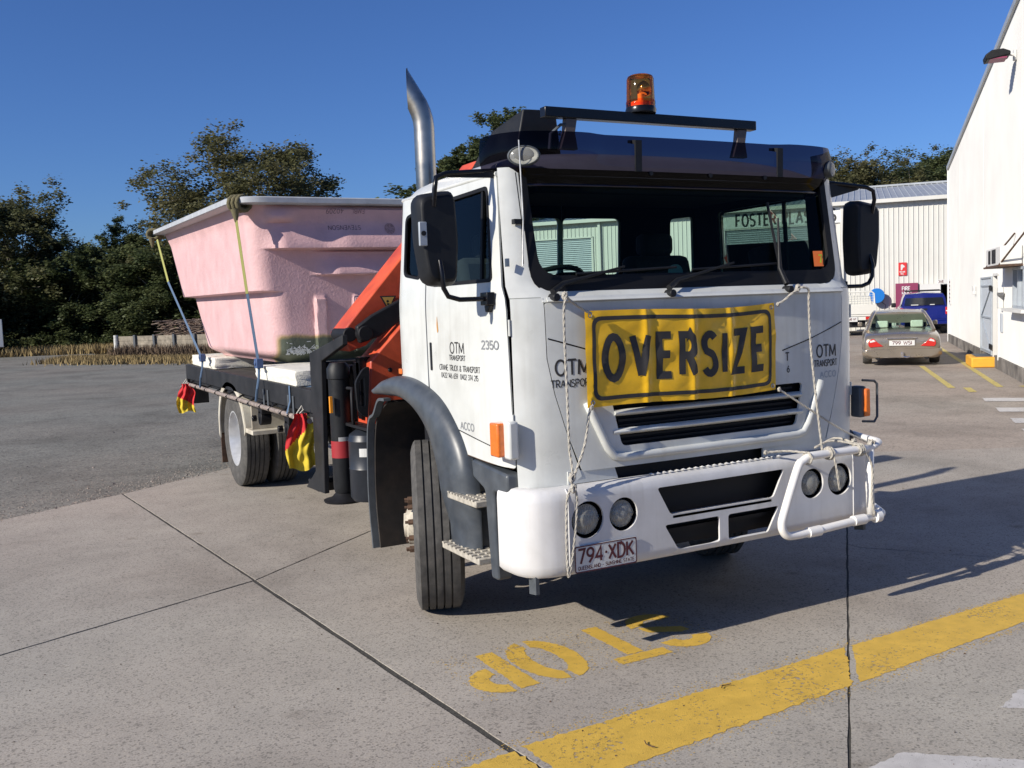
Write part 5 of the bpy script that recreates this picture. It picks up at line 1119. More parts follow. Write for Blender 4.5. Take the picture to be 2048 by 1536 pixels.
# white zebra bars and bay lines
paint('zebra_bar', [(.36, -1.38), (.60, -1.30), (1.4, -1.9), (1.1, -2.1)], WP); paint('zebra_bar', [(-.54, -1.46), (-.33, -1.44), (.3, -2.0), (-.2, -2.3)], WP)
for k, (x, y) in enumerate(((11.05, 6.49), (10.0, 5.50), (9.05, 4.60), (8.2, 3.85))):
    paint('zebra_bar', [(x, y), (x+2.9, y-3.1), (x+2.55, y-3.45), (x-.40, y-.35)], WP, .01, .2, -.006, dw)
def line2(name, a, b, w_, m=YPW, parent=dw):
    a, b = Vector(a), Vector(b); n = Vector((-(b-a).y, (b-a).x)).normalized()*w_/2; paint(name, [tuple(a-n), tuple(b-n), tuple(b+n), tuple(a+n)], m, .006, .25, -.006, parent)
line2('bay_line', (12.2, 7.96), (16.3, 11.95), .12); line2('bay_line', (12.85, 7.44), (23.3, 17.0), .12); line2('bay_line', (11.8, 7.22), (12.4, 7.80), .13); line2('bay_line', (13.0, 6.9), (13.25, 7.3), .10); line2('bay_line', (24.5, 22.5), (21.5, 26.5), .14, WP)
# small things on the ground
mb = MB(); rnd = random.Random(3)
for k in range(5200):
    t = rnd.random(); x = -9+9.5*t**.8; e = 6.2+(x+3.48)*.67; y = e+abs(rnd.gauss(0, 1))*(.55 if rnd.random() < .75 else 2.6)-.10; s = rnd.uniform(.004, .013)*(1+.8*(rnd.random() < .05)); z = -.022 if y > e-.0 else .0
    a = rnd.random()*6; ps = [Vector((math.cos(a+q*2.09)*s, math.sin(a+q*2.09)*s, 0)) for q in range(3)]
    mb.add([Vector((x, y, z))+p for p in ps]+[Vector((x, y, z+s*.8))+ps[0]*.3], [(0, 1, 3), (1, 2, 3), (2, 0, 3)])
tag(mb.build('loose_gravel', mat('gravel_stone', (.22, .21, .19), .9, var=.5, vs=60, col2=(.3, .24, .2)), None, flip=None), 'loose stones along the edge of the concrete', kind='stuff')
mb = MB()
for k in range(420):
    x = rnd.uniform(-6, 6); y = rnd.uniform(-2.5, 6); s = rnd.uniform(.003, .009); a = rnd.random()*6
    mb.add([(x+math.cos(a)*s, y+math.sin(a)*s, .002), (x+math.cos(a+1.7)*s*.6, y+math.sin(a+1.7)*s*.6, .006), (x-math.cos(a)*s, y-math.sin(a)*s, .002), (x-math.cos(a+1.7)*s*.6, y-math.sin(a+1.7)*s*.6, .002)], [(0, 1, 2, 3)])
tag(mb.build('leaf_litter', RUST, None, flip=None), 'scattered bits of dry leaf on the concrete', kind='stuff')
for (x, y, a, lb) in ((-.515, -.57, .3, 'short curved brown twig lying at the edge of the yellow line'), (-1.136, -.89, 1.9, 'small dark twig lying on the near part of the yellow line')):
    mb = MB(); mb.tube([(0, 0, .006), (.02, .01, .008), (.045, .0, .006), (.06, -.012, .010)], .0025, 6); t = mb.build('twig', RUST, None, smooth=60); t.location = (x, y, .004); t.rotation_euler = (0, 0, a); tag(t, lb, 'twig')

# ============================================================ BUILDINGS
def frame(o, d, n):
    M = Matrix((Vector((d[0], d[1], 0)), Vector((n[0], n[1], 0)), Vector((0, 0, 1)))).transposed().to_4x4(); M.translation = Vector(o); return M
def place(o, M): o.matrix_world = M; return o
def wallsheet(name, s0, s1, ztop, pitch, holes, m, parent, z0=0, depth=.028, prof='trap'):
    """one ribbed cladding sheet: real ribs across, cut off at ztop(s); holes = [(s0, s1, z0, z1)]"""
    xs = [s0]; k = math.floor(s0/pitch)
    pts = []
    c = k*pitch
    while c < s1+pitch:
        for dx, d in (((-.016, 0), (-.009, depth), (.009, depth), (.016, 0)) if prof == 'trap' else [(pitch*q/6, depth*.5*(1-math.cos(2*PI*q/6))) for q in range(6)]):
            pts.append((c+dx, d))
        c += pitch
    pts = [p for p in pts if s0 < p[0] < s1]
    for h in holes:
        for e in (h[0], h[1]):
            if s0 < e < s1: pts.append((e, 0))
    pts = [(s0, 0)]+sorted(pts)+[(s1, 0)]; mb = MB()
    for (a, da), (b, db) in zip(pts, pts[1:]):
        if b-a < 1e-5: continue
        mid = (a+b)/2; segs = [(z0, None)]; cuts = sorted((h[2], h[3]) for h in holes if h[0]-1e-6 <= mid <= h[1]+1e-6); lo = z0
        for c0, c1 in cuts:
            if c0 > lo: mb.add([(a, da, lo), (b, db, lo), (b, db, c0), (a, da, c0)], [(0, 1, 2, 3)])
            lo = c1
        ta, tb = ztop(a), ztop(b)
        if min(ta, tb) > lo: mb.add([(a, da, lo), (b, db, lo), (b, db, tb), (a, da, ta)], [(0, 1, 2, 3)])
    return mb.build(name, m, parent, flip=None)
# --- back shed (FOSTER PLASTICS)
B = thing('factory_shed', 'long cream ribbed metal shed at the back with the FOSTER PLASTICS sign', 'shed', (0, 0, 0)); MBk = frame((35.93, 26.37, -.25), (-.6722, .7403), (-.7403, -.6722)) @ Matrix.Diagonal((1.14, 1.14, 1.14, 1)); B.matrix_world = MBk
EZ = 5.56; openings = [(4.5, 8.95, 0, 4.72), (15.0, 18.6, 0, 4.78), (-.10, .28, 0, 2.0)]
s = -8
while s < 26:
    wallsheet('wall_sheet', s, s+2.0, lambda x: EZ, .19, [o for o in openings if o[0] < s+2 and o[1] > s], CLAD, B); s += 2.0
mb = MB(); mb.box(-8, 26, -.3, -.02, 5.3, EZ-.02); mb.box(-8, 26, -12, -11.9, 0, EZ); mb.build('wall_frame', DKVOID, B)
s = -8; rs = None
while s < 26:
    mb = MB(); k = 0; x = s
    while x < s+2.0-1e-6:
        for a, b, da, db in ((0, .10, 0, 0), (.10, .12, 0, .03), (.12, .14, .03, .03), (.14, .16, .03, 0), (.16, .25, 0, 0)):
            mb.add([(x+a, .22, EZ+.02+da), (x+b, .22, EZ+.02+db), (x+b, -8.0, EZ+1.36+db), (x+a, -8.0, EZ+1.36+da)], [(0, 1, 2, 3)])
            
        x += .25
    mb.build('roof_sheet', ROOFM, B, flip=None); s += 2.0
mb = MB(); mb.box(-8, 26, .20, .32, EZ-.10, EZ+.06); mb.build('gutter', CLAD, B, bevel=.01)
mb = MB(); mb.box(-8, 26, -8.3, -7.7, EZ+1.34, EZ+1.43); mb.add([(-8, -8, EZ+1.36), (26, -8, EZ+1.36), (26, -16, EZ), (-8, -16, EZ)], [(0, 1, 2, 3)]); mb.build('ridge_cap', ROOFM, B)
for (a, b, top, cur) in ((4.5, 8.95, 4.72, 4.15), (15.0, 18.6, 4.78, 1.2)):
    d = bpy.data.objects.new('roller_door', None); COL.objects.link(d); d.parent = B; d.location = (a, -.05, 0)
    z = top; 
    while z > cur:
        mb = MB(); mb.prism([(0, z), (.03, z-.02), (.035, z-.06), (0, z-.085)], 0, 0, b-a); mb.build('slat', GAL, d); z -= .09
    mb = MB(); mb.box(-.09, .0, -.02, .10, 0, top+.05); mb.box(b-a, b-a+.09, -.02, .10, 0, top+.05); mb.box(-.09, b-a+.09, -.02, .10, top+.0, top+.06); mb.build('door_frame', CLAD, d)
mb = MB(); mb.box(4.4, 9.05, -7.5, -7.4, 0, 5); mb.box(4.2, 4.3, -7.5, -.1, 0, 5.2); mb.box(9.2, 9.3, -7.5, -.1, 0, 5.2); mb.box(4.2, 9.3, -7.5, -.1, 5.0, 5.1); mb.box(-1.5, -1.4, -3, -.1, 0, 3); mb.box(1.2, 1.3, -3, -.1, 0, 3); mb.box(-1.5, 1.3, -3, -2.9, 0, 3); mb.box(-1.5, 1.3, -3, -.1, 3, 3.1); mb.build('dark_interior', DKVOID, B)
for s_ in (4.1, 9.25, 14.6): 
    mb = MB(); mb.box(s_-.06, s_+.06, .03, .14, 0, 5.5); mb.build('downpipe', CLAD, B, bevel=.01)
mb = MB(); mb.box(4.12, 9.0, .035, .07, 4.78, 5.50); sg_ = mb.build('shop_sign', mat('sign_white', (.74, .75, .72), .5), B)
mb = MB(); text(mb, 'FOSTER', .50, lambda u, v: Vector((8.45-u, .073, 4.86+v)), .17, .17, fit=1.66); text(mb, 'PLASTICS', .50, lambda u, v: Vector((6.50-u, .073, 4.86+v)), .17, .17, fit=2.15); mb.build('sign_lettering', BLACKINK, sg_, flip=None)
# small signs and fittings (things of their own)
def onB(s, z, off=.03): return MBk @ Vector((s, off, z))
def signbox(name, label, s0, s1, z0, z1, m, cat, d=.02, off=.035):
    t = thing(name, label, cat); t.matrix_world = MBk @ Matrix.Translation((s1, off, z0)); mb = MB(); mb.box(-(s1-s0), 0, 0, d, 0, z1-z0); p = mb.build('board', m, t); return t
REDS = mat('sign_red', (.6, .03, .03), .45); PUR = mat('cabinet_magenta', (.24, .035, .09), .5)
t = signbox('fire_sign', 'small red and white sign high on the cream shed wall', 1.58, 1.90, 2.45, 2.98, REDS, 'sign')
mb = MB(); P = lambda u, v: Vector((-.02-u, .0215, v)); sheet(mb, [(.07, .22), (.12, .22), (.16, .32), (.22, .34), (.22, .38), (.13, .46), (.07, .44)], [], P, .2); text(mb, 'FIRE HOSE', .055, lambda u, v: P(.03+u, .12+v), .2, .2, .55); text(mb, 'REEL', .055, lambda u, v: P(.07+u, .04+v), .2, .2, .8); mb.build('sign_lettering', PLATEW, t, flip=None)
t = signbox('fire_hose_cabinet', 'magenta fire hose reel cabinet on the shed wall behind the blue ute', 1.17, 2.02, .85, 2.12, PUR, 'cabinet', .35)
mb = MB(); P = lambda u, v: Vector((-u, .353, v))
for i, wd_ in enumerate(('FIRE', 'HOSE', 'REEL')): text(mb, wd_, .15, lambda u, v, i=i: P(.25+u, .98-.2*i+v), .2, .2, .95)
mb.build('cabinet_lettering', PLATEW, t, flip=None)
t = signbox('door_sign', 'narrow white sign over the dark doorway', -.12, .42, 2.03, 2.22, PLATEW, 'sign'); mb = MB(); text(mb, '3WE', .10, lambda u, v: Vector((-.04-u, .0215, .05+v)), .18, .2, .9); mb.build('sign_lettering', MAROON, t, flip=None)
mb = MB(); sheet(mb, [(.45, .1), (.40, .05), (.45, 0.02), (.50, .05)], [], lambda u, v: Vector((-u, .0215, v+.04)), .2); text(mb, '+', .1, lambda u, v: Vector((-.43-u, .022, .05+v)), .35, .1, 1); mb.build('sign_arrow', REDS, t, flip=None)
t = thing('hose_reel', 'round bright blue hose reel on the cream shed wall with a dark hose looping below', 'hose reel'); t.matrix_world = MBk @ Matrix.Translation((2.75, .05, 1.60))
mb = MB(); mb.cyl((0, 0, .05), .24, .04, 1, 24); mb.cyl((0, .30, .05), .31, .04, 1, 28); mb.build('reel_disc', mat('reel_blue', (.01, .16, .52), .35), t, bevel=.01)
mb = MB(); mb.cyl((0, .04, .05), .22, .26, 1, 20); mb.build('hose_coil', BLACK, t); mb = MB(); mb.tube([(-.1, .2, -.15), (-.35, .15, -.35), (-.30, .12, -.6), (.1, .12, -.62), (.25, .1, -.35)], .012, 6); mb.build('hose_tail', BLACK, t, smooth=60)
t = signbox('switch_box', 'pale box on the shed wall beside the dark doorway', .32, 1.1, 1.35, 2.06, CLADW, 'cabinet', .3)
# --- right shed
Wd = thing('white_shed', 'tall white corrugated shed on the right with a sloping gable top', 'shed', (0, 0, 0)); MW = frame((25.853, 18.562, 0), (-.7403, -.6722), (-.6722, .7403)); Wd.matrix_world = MW
ztop = lambda x: 5.95+.092*min(x, 21)-.092*max(0, x-21)
s = 0
while s < 22:
    wallsheet('wall_sheet', s, s+2.0, ztop, .076, [o for o in ((12.1, 12.95, .2, 2.1), (15.15, 17.3, 1.40, 2.2)) if o[0] < s+2 and o[1] > s], CLADW, Wd, .28, .017, 'wave'); s += 2.0
mb = MB(); mb.box(0, 22, -.12, .03, -.05, .27); mb.build('plinth', PLINTH, Wd, bevel=.01)
mb = MB(); mb.add([(0, -.03, .2), (0, -14, .2), (0, -14, 5.95), (0, -.03, 5.95)], [(0, 1, 2, 3)]); mb.build('end_wall', CLADW, Wd, flip=None)
mb = MB(); mb.add([(22, -.0, 0), (22, -14, 0), (22, -14, 7.85), (22, -.0, 7.85)], [(0, 1, 2, 3)]); mb.build('end_wall', CLADW, Wd, flip=None)
mb = MB(); mb.prism([(0-.05, ztop(0)-.06), (22.1, ztop(21)-.06), (22.1, ztop(21)+.08), (-.05, ztop(0)+.08)], 1, -.02, .07); mb.build('barge_capping', ROOFM, Wd, bevel=.005)
mb = MB(); mb.add([(0, 0, ztop(0)+.03), (22, 0, ztop(21)+.03), (22, -14, ztop(21)+.03), (0, -14, ztop(0)+.03)], [(0, 1, 2, 3)]); mb.build('roof', ROOFM, Wd, flip=None)
mb = MB(); mb.box(-.05, .05, -.03, .05, 0, ztop(0)); mb.build('corner_flashing', CLADW, Wd, bevel=.01)
mb = MB(); mb.box(12.1, 12.16, -.1, .05, .2, 2.1); mb.box(12.9, 12.96, -.1, .05, .2, 2.1); mb.box(12.1, 12.96, -.1, .05, 2.08, 2.14); dfr = mb.build('door_frame', CLADW, Wd)
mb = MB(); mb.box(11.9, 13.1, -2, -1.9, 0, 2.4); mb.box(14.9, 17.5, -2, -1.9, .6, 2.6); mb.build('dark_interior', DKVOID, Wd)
dn = bpy.data.objects.new('open_door', None); COL.objects.link(dn); dn.parent = Wd; dn.location = (12.12, .02, 0)
DG = mat('door_pale_grey', (.50, .54, .58), .5, var=.06, vs=3)
mb = MB(); mb.box(-2.15, -.04, .01, .03, .26, 2.08); mb.build('door_leaf', DG, dn)
mb = MB()
for z in (.30, 1.10, 1.85, 2.04): mb.box(-2.14, -.06, .032, .055, z, z+.035)
for x in (-2.15, -.10): mb.box(x, x+.07, .032, .06, .26, 2.08)
mb.build('door_brace', GAL, dn)
mb = MB(); mb.prism([(-2.05, 1.14), (-2.0, 1.14), (-.15, 1.84), (-.2, 1.84)], 1, .034, .056); mb.prism([(-.15, .34), (-.2, .34), (-2.05, 1.10), (-2.0, 1.10)], 1, .034, .056); mb.build('diagonal_brace', GAL, dn)
for z in (.4, 1.75): 
    mb = MB(); mb.box(-.28, .08, .06, .08, z, z+.12); mb.build('hinge', DARK, dn)
wn = bpy.data.objects.new('window', None); COL.objects.link(wn); wn.parent = Wd; wn.location = (15.15, 0, 1.4)
mb = MB()
for a, b, c, d in ((0, .07, 0, .8), (2.08, 2.15, 0, .8), (0, 2.15, 0, .05), (0, 2.15, .75, .8), (.6, .66, 0, .8), (1.3, 1.36, 0, .8)): mb.box(a, b, -.04, .05, c, d)
mb.build('window_frame', GAL, wn)
mb = MB(); mb.box(.0, 2.15, -.02, -.015, 0, .8); mb.build('window_glass', glass('window_pane', (.3, .33, .36), 2.5), wn)
mb = MB(); mb.box(-.15, 2.3, .0, .22, -.06, 0); mb.build('window_sill', CLADW, wn)
def onW(label, name, cat, s_, z, off=.02):
    t = thing(name, label, cat); t.matrix_world = MW @ Matrix.Translation((s_, off, z)); return t
t = onW('boxy cream air conditioner on a bracket high beside the window of the white shed', 'air_conditioner', 'air conditioner', 15.0, 2.25)
mb = MB(); mb.box(-1.0, 1.2, 0, .38, 0, .36); mb.build('casing', CLADW, t, bevel=.015)
for x0, x1 in ((-.55, -.25), (.0, .55)):
    mb = MB(); mb.box(x0, x1, .382, .39, .05, .32); mb.build('grille', DARK, t)
mb = MB()
for k in range(9): mb.box(-1.008, -1.0, .04+k*.036, .055+k*.036, .04, .32)
mb.build('side_louvre', GREYD, t)
mb = MB(); mb.box(-1.1, 1.25, 0, .42, -.035, 0); mb.build('shelf', RUST, t)
mb = MB(); mb.tube([(-.9, .40, -.02), (.35, .02, .62)], .018, 6); mb.tube([(1.1, .40, -.02), (1.9, .02, .62)], .018, 6); mb.build('stay_rod', RUST, t)
t = onW('dark flood light on an arm near the top of the white shed', 'flood_light', 'light', 15.3, 6.32)
mb = MB(); mb.tube([(0, 0, 0), (-.0, .25, .04), (-.05, .5, .0)], .025, 8); mb.box(-.06, .06, 0, .05, -.1, .1); mb.build('arm', CLADW, t)
mb = MB(); mb.prism([(.12, -.02), (.55, -.08), (.57, .02), (.45, .10), (.25, .11), (.12, .05)], 0, -.22, .22); mb.build('lamp_head', DARK, t, bevel=.02); mb = MB(); mb.box(-.2, .2, .18, .52, -.07, -.045); mb.build('lamp_glass', PUR, t)
t = onW('small white alarm box on the white shed wall left of the grey door', 'alarm_box', 'box', 8.3, 1.75); mb = MB(); mb.box(-.15, .15, 0, .06, 0, .12); mb.box(.12, .18, .0, .08, -.1, .0); mb.build('case', CLADW, t, bevel=.01)
t = onW('white meter box with a hanging lead between the grey door and the window', 'meter_box', 'box', 13.55, 1.62); mb = MB(); mb.box(-.12, .12, 0, .10, -.25, .2); mb.build('case', CLADW, t, bevel=.01); mb = MB(); mb.box(.05, .3, .02, .12, .02, .09); mb.build('lead', STEEL, t)
t = onW('narrow grey notice strip under the meter box', 'notice', 'sign', 13.4, .85); mb = MB(); mb.box(-.14, .14, 0, .02, 0, .40); mb.build('board', DG, t)
t = onW('striped notice on the corner of the white shed', 'notice', 'sign', .9, 1.3); mb = MB(); mb.box(-.2, .2, 0, .03, 0, .85); mb.build('board', PLATEW, t); mb = MB(); [mb.box(-.17, .17, .032, .034, .08+.13*k, .13+.13*k) for k in range(6)]; mb.build('stripe', MAROON, t)
# yellow step block
t = thing('yellow_step', 'bright yellow concrete step block below the grey door', 'step', (16.75, 10.75, 0), math.radians(42.24+180))
t.matrix_world = Matrix.Translation((16.4, 10.67, 0)) @ Matrix.Rotation(math.radians(42.24), 4, 'Z')
mb = MB(); mb.box(0, 1.3, -.92, 0, -.01, .23); mb.build('block', mat('step_yellow', (.72, .36, .03), .7, var=.12, vs=6), t, bevel=.03); mb = MB(); mb.box(.25, 1.25, -.88, -.12, .23, .242); mb.build('tread_mat', GREYD, t)

# ============================================================ CARS
def loft(mb, secs, cap=True):
    """secs = [(y, [(x, z), ...])] half sections (x >= 0) mirrored to the other side"""
    rings = []
    for y, h in secs: rings.append([(-x, y, z) for x, z in h]+[(x, y, z) for x, z in h[::-1]])
    n = len(rings[0]); vs = [p for r in rings for p in r]; fs = []
    for i in range(len(rings)-1):
        for k in range(n): fs.append((i*n+k, i*n+(k+1) % n, (i+1)*n+(k+1) % n, (i+1)*n+k))
    if cap: fs += [tuple(range(n-1, -1, -1)), tuple((len(rings)-1)*n+k for k in range(n))]
    mb.add(vs, fs)
def carwheel(t, x, y, r=.32, w_=.2):
    mb = MB(); M = Matrix.Translation((x, y, r)) @ Matrix.Rotation(PI/2, 4, 'Y'); mb.lathe([(r*.6, -w_/2), (r*.95, -w_/2), (r, -w_*.38), (r, w_*.38), (r*.95, w_/2), (r*.6, w_/2)], M, 28); mb.build('tyre', TYRE, t, smooth=40)
    mb = MB(); mb.lathe([(r*.62, -w_*.48), (r*.5, -w_*.3), (0, -w_*.35)], M, 20); mb.lathe([(r*.62, w_*.48), (r*.5, w_*.3), (0, w_*.35)], M, 20); mb.build('rim', RIMM, t, smooth=40)
HD = math.radians(-47.76)
CARG = mat('champagne_paint', (.33, .28, .22), .3, .65, var=.05, vs=3, coat=.6)
t = thing('sedan', 'champagne grey sedan seen from behind with a cream-trimmed interior', 'car', (16.15, 12.4, 0), HD)
def sec(w_, zb, z1, zt, cr=.03): return [(0, zb), (w_*.86, zb), (w_*.97, zb+.10), (w_, z1), (w_*.985, (z1+zt)/2+.05), (w_*.93, zt-.03), (w_*.8, zt), (0, zt+cr)]
mb = MB(); loft(mb, [(.0, sec(.80, .30, .42, .60)), (.03, sec(.86, .25, .42, .70)), (.12, sec(.89, .22, .45, .76)), (.5, sec(.91, .2, .5, .80)), (1.2, sec(.915, .2, .5, .86)), (2.4, sec(.91, .2, .5, .88)), (3.3, sec(.91, .2, .5, .86)), (4.3, sec(.88, .2, .5, .76)), (4.8, sec(.78, .25, .45, .62)), (4.95, sec(.6, .3, .42, .5))]); mb.build('body', CARG, t, sub=1)
mb = MB(); loft(mb, [(-.045, [(0, .20), (.66, .20), (.80, .26), (.84, .33), (.82, .40), (0, .41)]), (.02, [(0, .18), (.74, .18), (.90, .25), (.915, .33), (.90, .41), (0, .42)]), (.35, [(0, .18), (.85, .18), (.92, .25), (.925, .33), (.915, .41), (0, .42)])]); mb.build('rear_bumper', CARG, t, bevel=.02)
def gh(w0, w1, z0, z1): return [(0, z0), (w0, z0), (w0+(w1-w0)*.5, z0+(z1-z0)*.5), (w1+.03, z1-.06), (w1-.06, z1-.005), (0, z1+.025)]
mb = MB(); loft(mb, [(1.62, gh(.66, .60, 1.0, 1.26)), (1.95, gh(.64, .58, 1.1, 1.31)), (2.5, gh(.64, .58, 1.1, 1.325)), (3.0, gh(.66, .58, 1.05, 1.27))]); mb.build('roof', CARG, t, smooth=60)
for sg in (-1, 1):
    mb = MB(); mb.prism([(0, 0)], 0, 0, 0) if False else mb.tube([(sg*.78, .85, .82), (sg*.70, 1.25, 1.06), (sg*.60, 1.68, 1.25), (sg*.58, 2.5, 1.29), (sg*.62, 3.1, 1.22), (sg*.78, 3.8, .86)], .045, 8); mb.build('pillar', CARG, t, smooth=60)
    mb = MB(); mb.add([(sg*.80, .95, .86), (sg*.62, 1.7, 1.22), (sg*.61, 3.0, 1.22), (sg*.80, 3.6, .88)], [(0, 1, 2, 3)]); mb.build('side_window', SGLASS, t, flip=None)
    mb = MB(); pts = [(.42, .475), (.60, .46), (.735, .455), (.775, .52), (.76, .60), (.70, .655), (.64, .665), (.56, .58)]
    mb.prism([(sg*x, z) for x, z in pts], 1, -.012, .15); tl = mb.build('tail_light', REDL, t, bevel=.008)
    mb = MB(); mb.prism([(sg*x, z) for x, z in [(.60, .60), (.735, .57), (.725, .61), (.65, .645)]], 1, -.016, -.011); mb.build('reversing_lens', PLATEW, tl)
    mb = MB(); mb.cyl((sg*.56, -.04, .20), .055, .2, 1, 16); mb.build('exhaust_tip', DARK, t)
    mb = MB(); mb.box(min(sg*.24, sg*.36), max(sg*.24, sg*.36), -.005, .02, .59, .605) if False else mb.box(min(sg*.38, sg*.50), max(sg*.38, sg*.50), -.002, .02, .585, .60); mb.build('boot_badge', CHROME, t)
    for x in (.42,):
        mb = MB(); mb.box(min(sg*(x-.15), sg*(x+.15)), max(sg*(x-.15), sg*(x+.15)), 1.5, 1.6, .88, 1.06); mb.build('headrest', FOAM, t, bevel=.03)
        mb = MB(); mb.box(min(sg*(x-.26), sg*(x+.26)), max(sg*(x-.26), sg*(x+.26)), 2.2, 2.35, .6, 1.08); mb.build('seat', DKINT, t, bevel=.04)
    for y in (.95, 3.95): carwheel(t, sg*.79, y, .33, .22)
    mb = MB(); mb.box(min(sg*.9, sg*1.02), max(sg*.9, sg*1.02), 3.1, 3.22, .88, 1.0); mb.build('wing_mirror', CARG, t, bevel=.02)
mb = MB(); mb.grid(12, 6, lambda i, j: ((i-.5)*2*(.73-.12*j), .88+.72*j-.05*math.cos((i-.5)*PI)*(1-j*.5), .83+.40*j)); mb.build('rear_window', SGLASS, t, smooth=180, flip=None)
mb = MB(); mb.add([(-.73, 3.75, .87), (.73, 3.75, .87), (.60, 3.05, 1.24), (-.60, 3.05, 1.24)], [(0, 1, 2, 3)]); mb.build('windscreen', SGLASS, t, flip=None)
mb = MB(); mb.box(-.8, .8, 1.0, 3.7, .5, .78); mb.build('cabin_floor', DKINT, t)
mb = MB(); mb.box(-.31, .31, -.012, .012, .475, .64); pp = mb.build('plate_panel', CARG, t); mb = MB(); mb.box(-.29, .29, -.02, -.012, .49, .615); npl = mb.build('number_plate', PLATEW, t)
mb = MB(); text(mb, '799 WSI', .08, plane((-.22, -.021, .515), (1, 0, 0), (0, 0, 1)), .18, .22, fit=.44); mb.build('plate_lettering', MAROON, npl, flip=None)
mb = MB(); mb.box(-.34, .34, -.02, .01, .655, .68); mb.box(-.02, .03, -.12, -.02, .2, .33); mb.tube([(.03, -.06, .22), (.12, -.08, .20), (.18, -.06, .22)], .02, 6); mb.build('tow_ball', CHROME, t, bevel=.004)
# blue dual-cab with canopy
BLUE = mat('ute_blue_paint', (.008, .018, .19), .22, .2, coat=.9, var=.08, vs=3)
t = thing('blue_ute', 'dark blue utility with a matching canopy parked behind the sedan', 'utility vehicle', (30.4, 23.25, 0), HD)
mb = MB(); mb.box(-.90, .90, 0, 2.9, .52, 1.15); mb.build('tub_body', BLUE, t, bevel=.05)
mb = MB(); mb.box(-.88, .88, 2.9, 5.1, .42, 1.12); mb.build('cab_body', BLUE, t, bevel=.06)
mb = MB(); loft(mb, [(.06, [(0, 1.15), (.86, 1.15), (.80, 1.5), (.72, 1.66), (0, 1.70)]), (1.6, [(0, 1.15), (.86, 1.15), (.80, 1.5), (.74, 1.70), (0, 1.76)]), (3.2, [(0, 1.12), (.86, 1.12), (.80, 1.45), (.72, 1.66), (0, 1.70)]), (4.2, [(0, 1.1), (.84, 1.1), (.83, 1.11), (.8, 1.115), (0, 1.12)])]); mb.build('canopy', BLUE, t, bevel=.03)
mb = MB(); mb.box(-.86, .86, -.02, .0, .62, 1.14); tg = mb.build('tailgate', BLUE, t, bevel=.012); mb = MB(); mb.box(-.12, .12, -.03, -.02, .98, 1.06); mb.build('handle', BLACK, tg); mb = MB(); mb.lathe([(.06, 0), (.065, .01), (.045, .012), (.03, .005), (0, .01)], Matrix.Translation((0, -.02, .88)) @ Matrix.Rotation(PI/2, 4, 'X'), 16); mb.build('badge', CHROME, tg)
mb = MB(); mb.add([(-.76, .03, 1.20), (.76, .03, 1.20), (.68, .10, 1.62), (-.68, .10, 1.62)], [(0, 1, 2, 3)]); mb.build('canopy_window', mat('dark_glass', (.01, .012, .018), .06, spec=.8), t, solid=.02, flip=None)
mb = MB(); mb.box(-.5, -.22, .0, .03, 1.20, 1.23); mb.box(.22, .4, 0, .03, 1.20, 1.23); mb.build('window_latch', PLATEW, t)
mb = MB(); mb.box(-.72, .72, .4, .46, 1.76, 1.80); mb.box(-.72, .72, 1.8, 1.86, 1.80, 1.83); mb.build('roof_rack', BLACK, t, bevel=.01)
mb = MB(); mb.box(-.9, .9, -.14, .02, .40, .55); mb.build('rear_bumper', BLUE, t, bevel=.03)
for sg in (-1, 1):
    mb = MB(); mb.box(min(sg*.80, sg*.93), max(sg*.80, sg*.93), -.03, .1, .80, 1.10); tl = mb.build('tail_light', REDL, t, bevel=.015); mb = MB(); mb.box(min(sg*.82, sg*.90), max(sg*.82, sg*.90), -.036, -.03, .92, .97); mb.build('clear_lens', PLATEW, tl)
    mb = MB(); mb.box(min(sg*.95, sg*1.15), max(sg*.95, sg*1.15), 3.9, 4.0, 1.08, 1.28); mb.build('wing_mirror', BLACK, t, bevel=.04)
    for y in (.95, 4.3): carwheel(t, sg*.80, y, .38, .25)
mb = MB(); mb.box(-.8, .8, .1, 4.9, .32, .5); mb.cyl((-.3, -.1, .38), .06, .3, 1, 12); mb.build('underbody', DARK, t)
# white tray ute
t = thing('white_ute', 'white tray-back utility by the cream shed, half hidden by the truck mirror', 'utility vehicle', (28.4, 25.2, 0), HD)
mb = MB(); mb.box(-.95, .95, 0, 2.5, .82, .90); mb.build('tray_floor', CLAD, t)
mb = MB(); mb.box(-.95, .95, -.03, 0, .90, 1.30); tg = mb.build('tailgate', CLAD, t, bevel=.01); mb = MB(); mb.box(-.95, -.92, 0, 2.5, .90, 1.2); mb.build('drop_side', CLAD, t); mb = MB(); mb.box(.92, .95, 0, 2.5, .90, 1.2); mb.build('drop_side', CLAD, t)
mb = MB(); mb.box(-.9, .9, -.01, .08, .66, .80); mb.build('rear_beam', CLAD, t)
for sg in (-1, 1):
    mb = MB(); mb.box(min(sg*.52, sg*.90), max(sg*.52, sg*.90), -.05, 0, .68, .80); tl = mb.build('tail_light', REDL, t, bevel=.01); mb = MB(); mb.box(min(sg*.70, sg*.88), max(sg*.70, sg*.88), -.056, -.05, .74, .79); mb.build('amber_lens', AMBER, tl)
    for y in (.8, 3.9): carwheel(t, sg*.78, y, .36, .24)
mb = MB(); mb.box(-.2, .2, -.05, -.03, .60, .80); npl = mb.build('number_plate', PLATEW, t); mb = MB(); text(mb, '460 WT', .09, plane((-.16, -.052, .66), (1, 0, 0), (0, 0, 1)), .2, .2, .75); mb.build('plate_lettering', MAROON, npl, flip=None)
mb = MB(); mb.tube([(-.9, 2.5, .9), (-.9, 2.5, 1.75), (-.78, 2.5, 1.85), (.78, 2.5, 1.85), (.9, 2.5, 1.75), (.9, 2.5, .9)], .03, 8); mb.tube([(.9, 2.5, 1.7), (.93, 1.7, .95)], .025, 8)
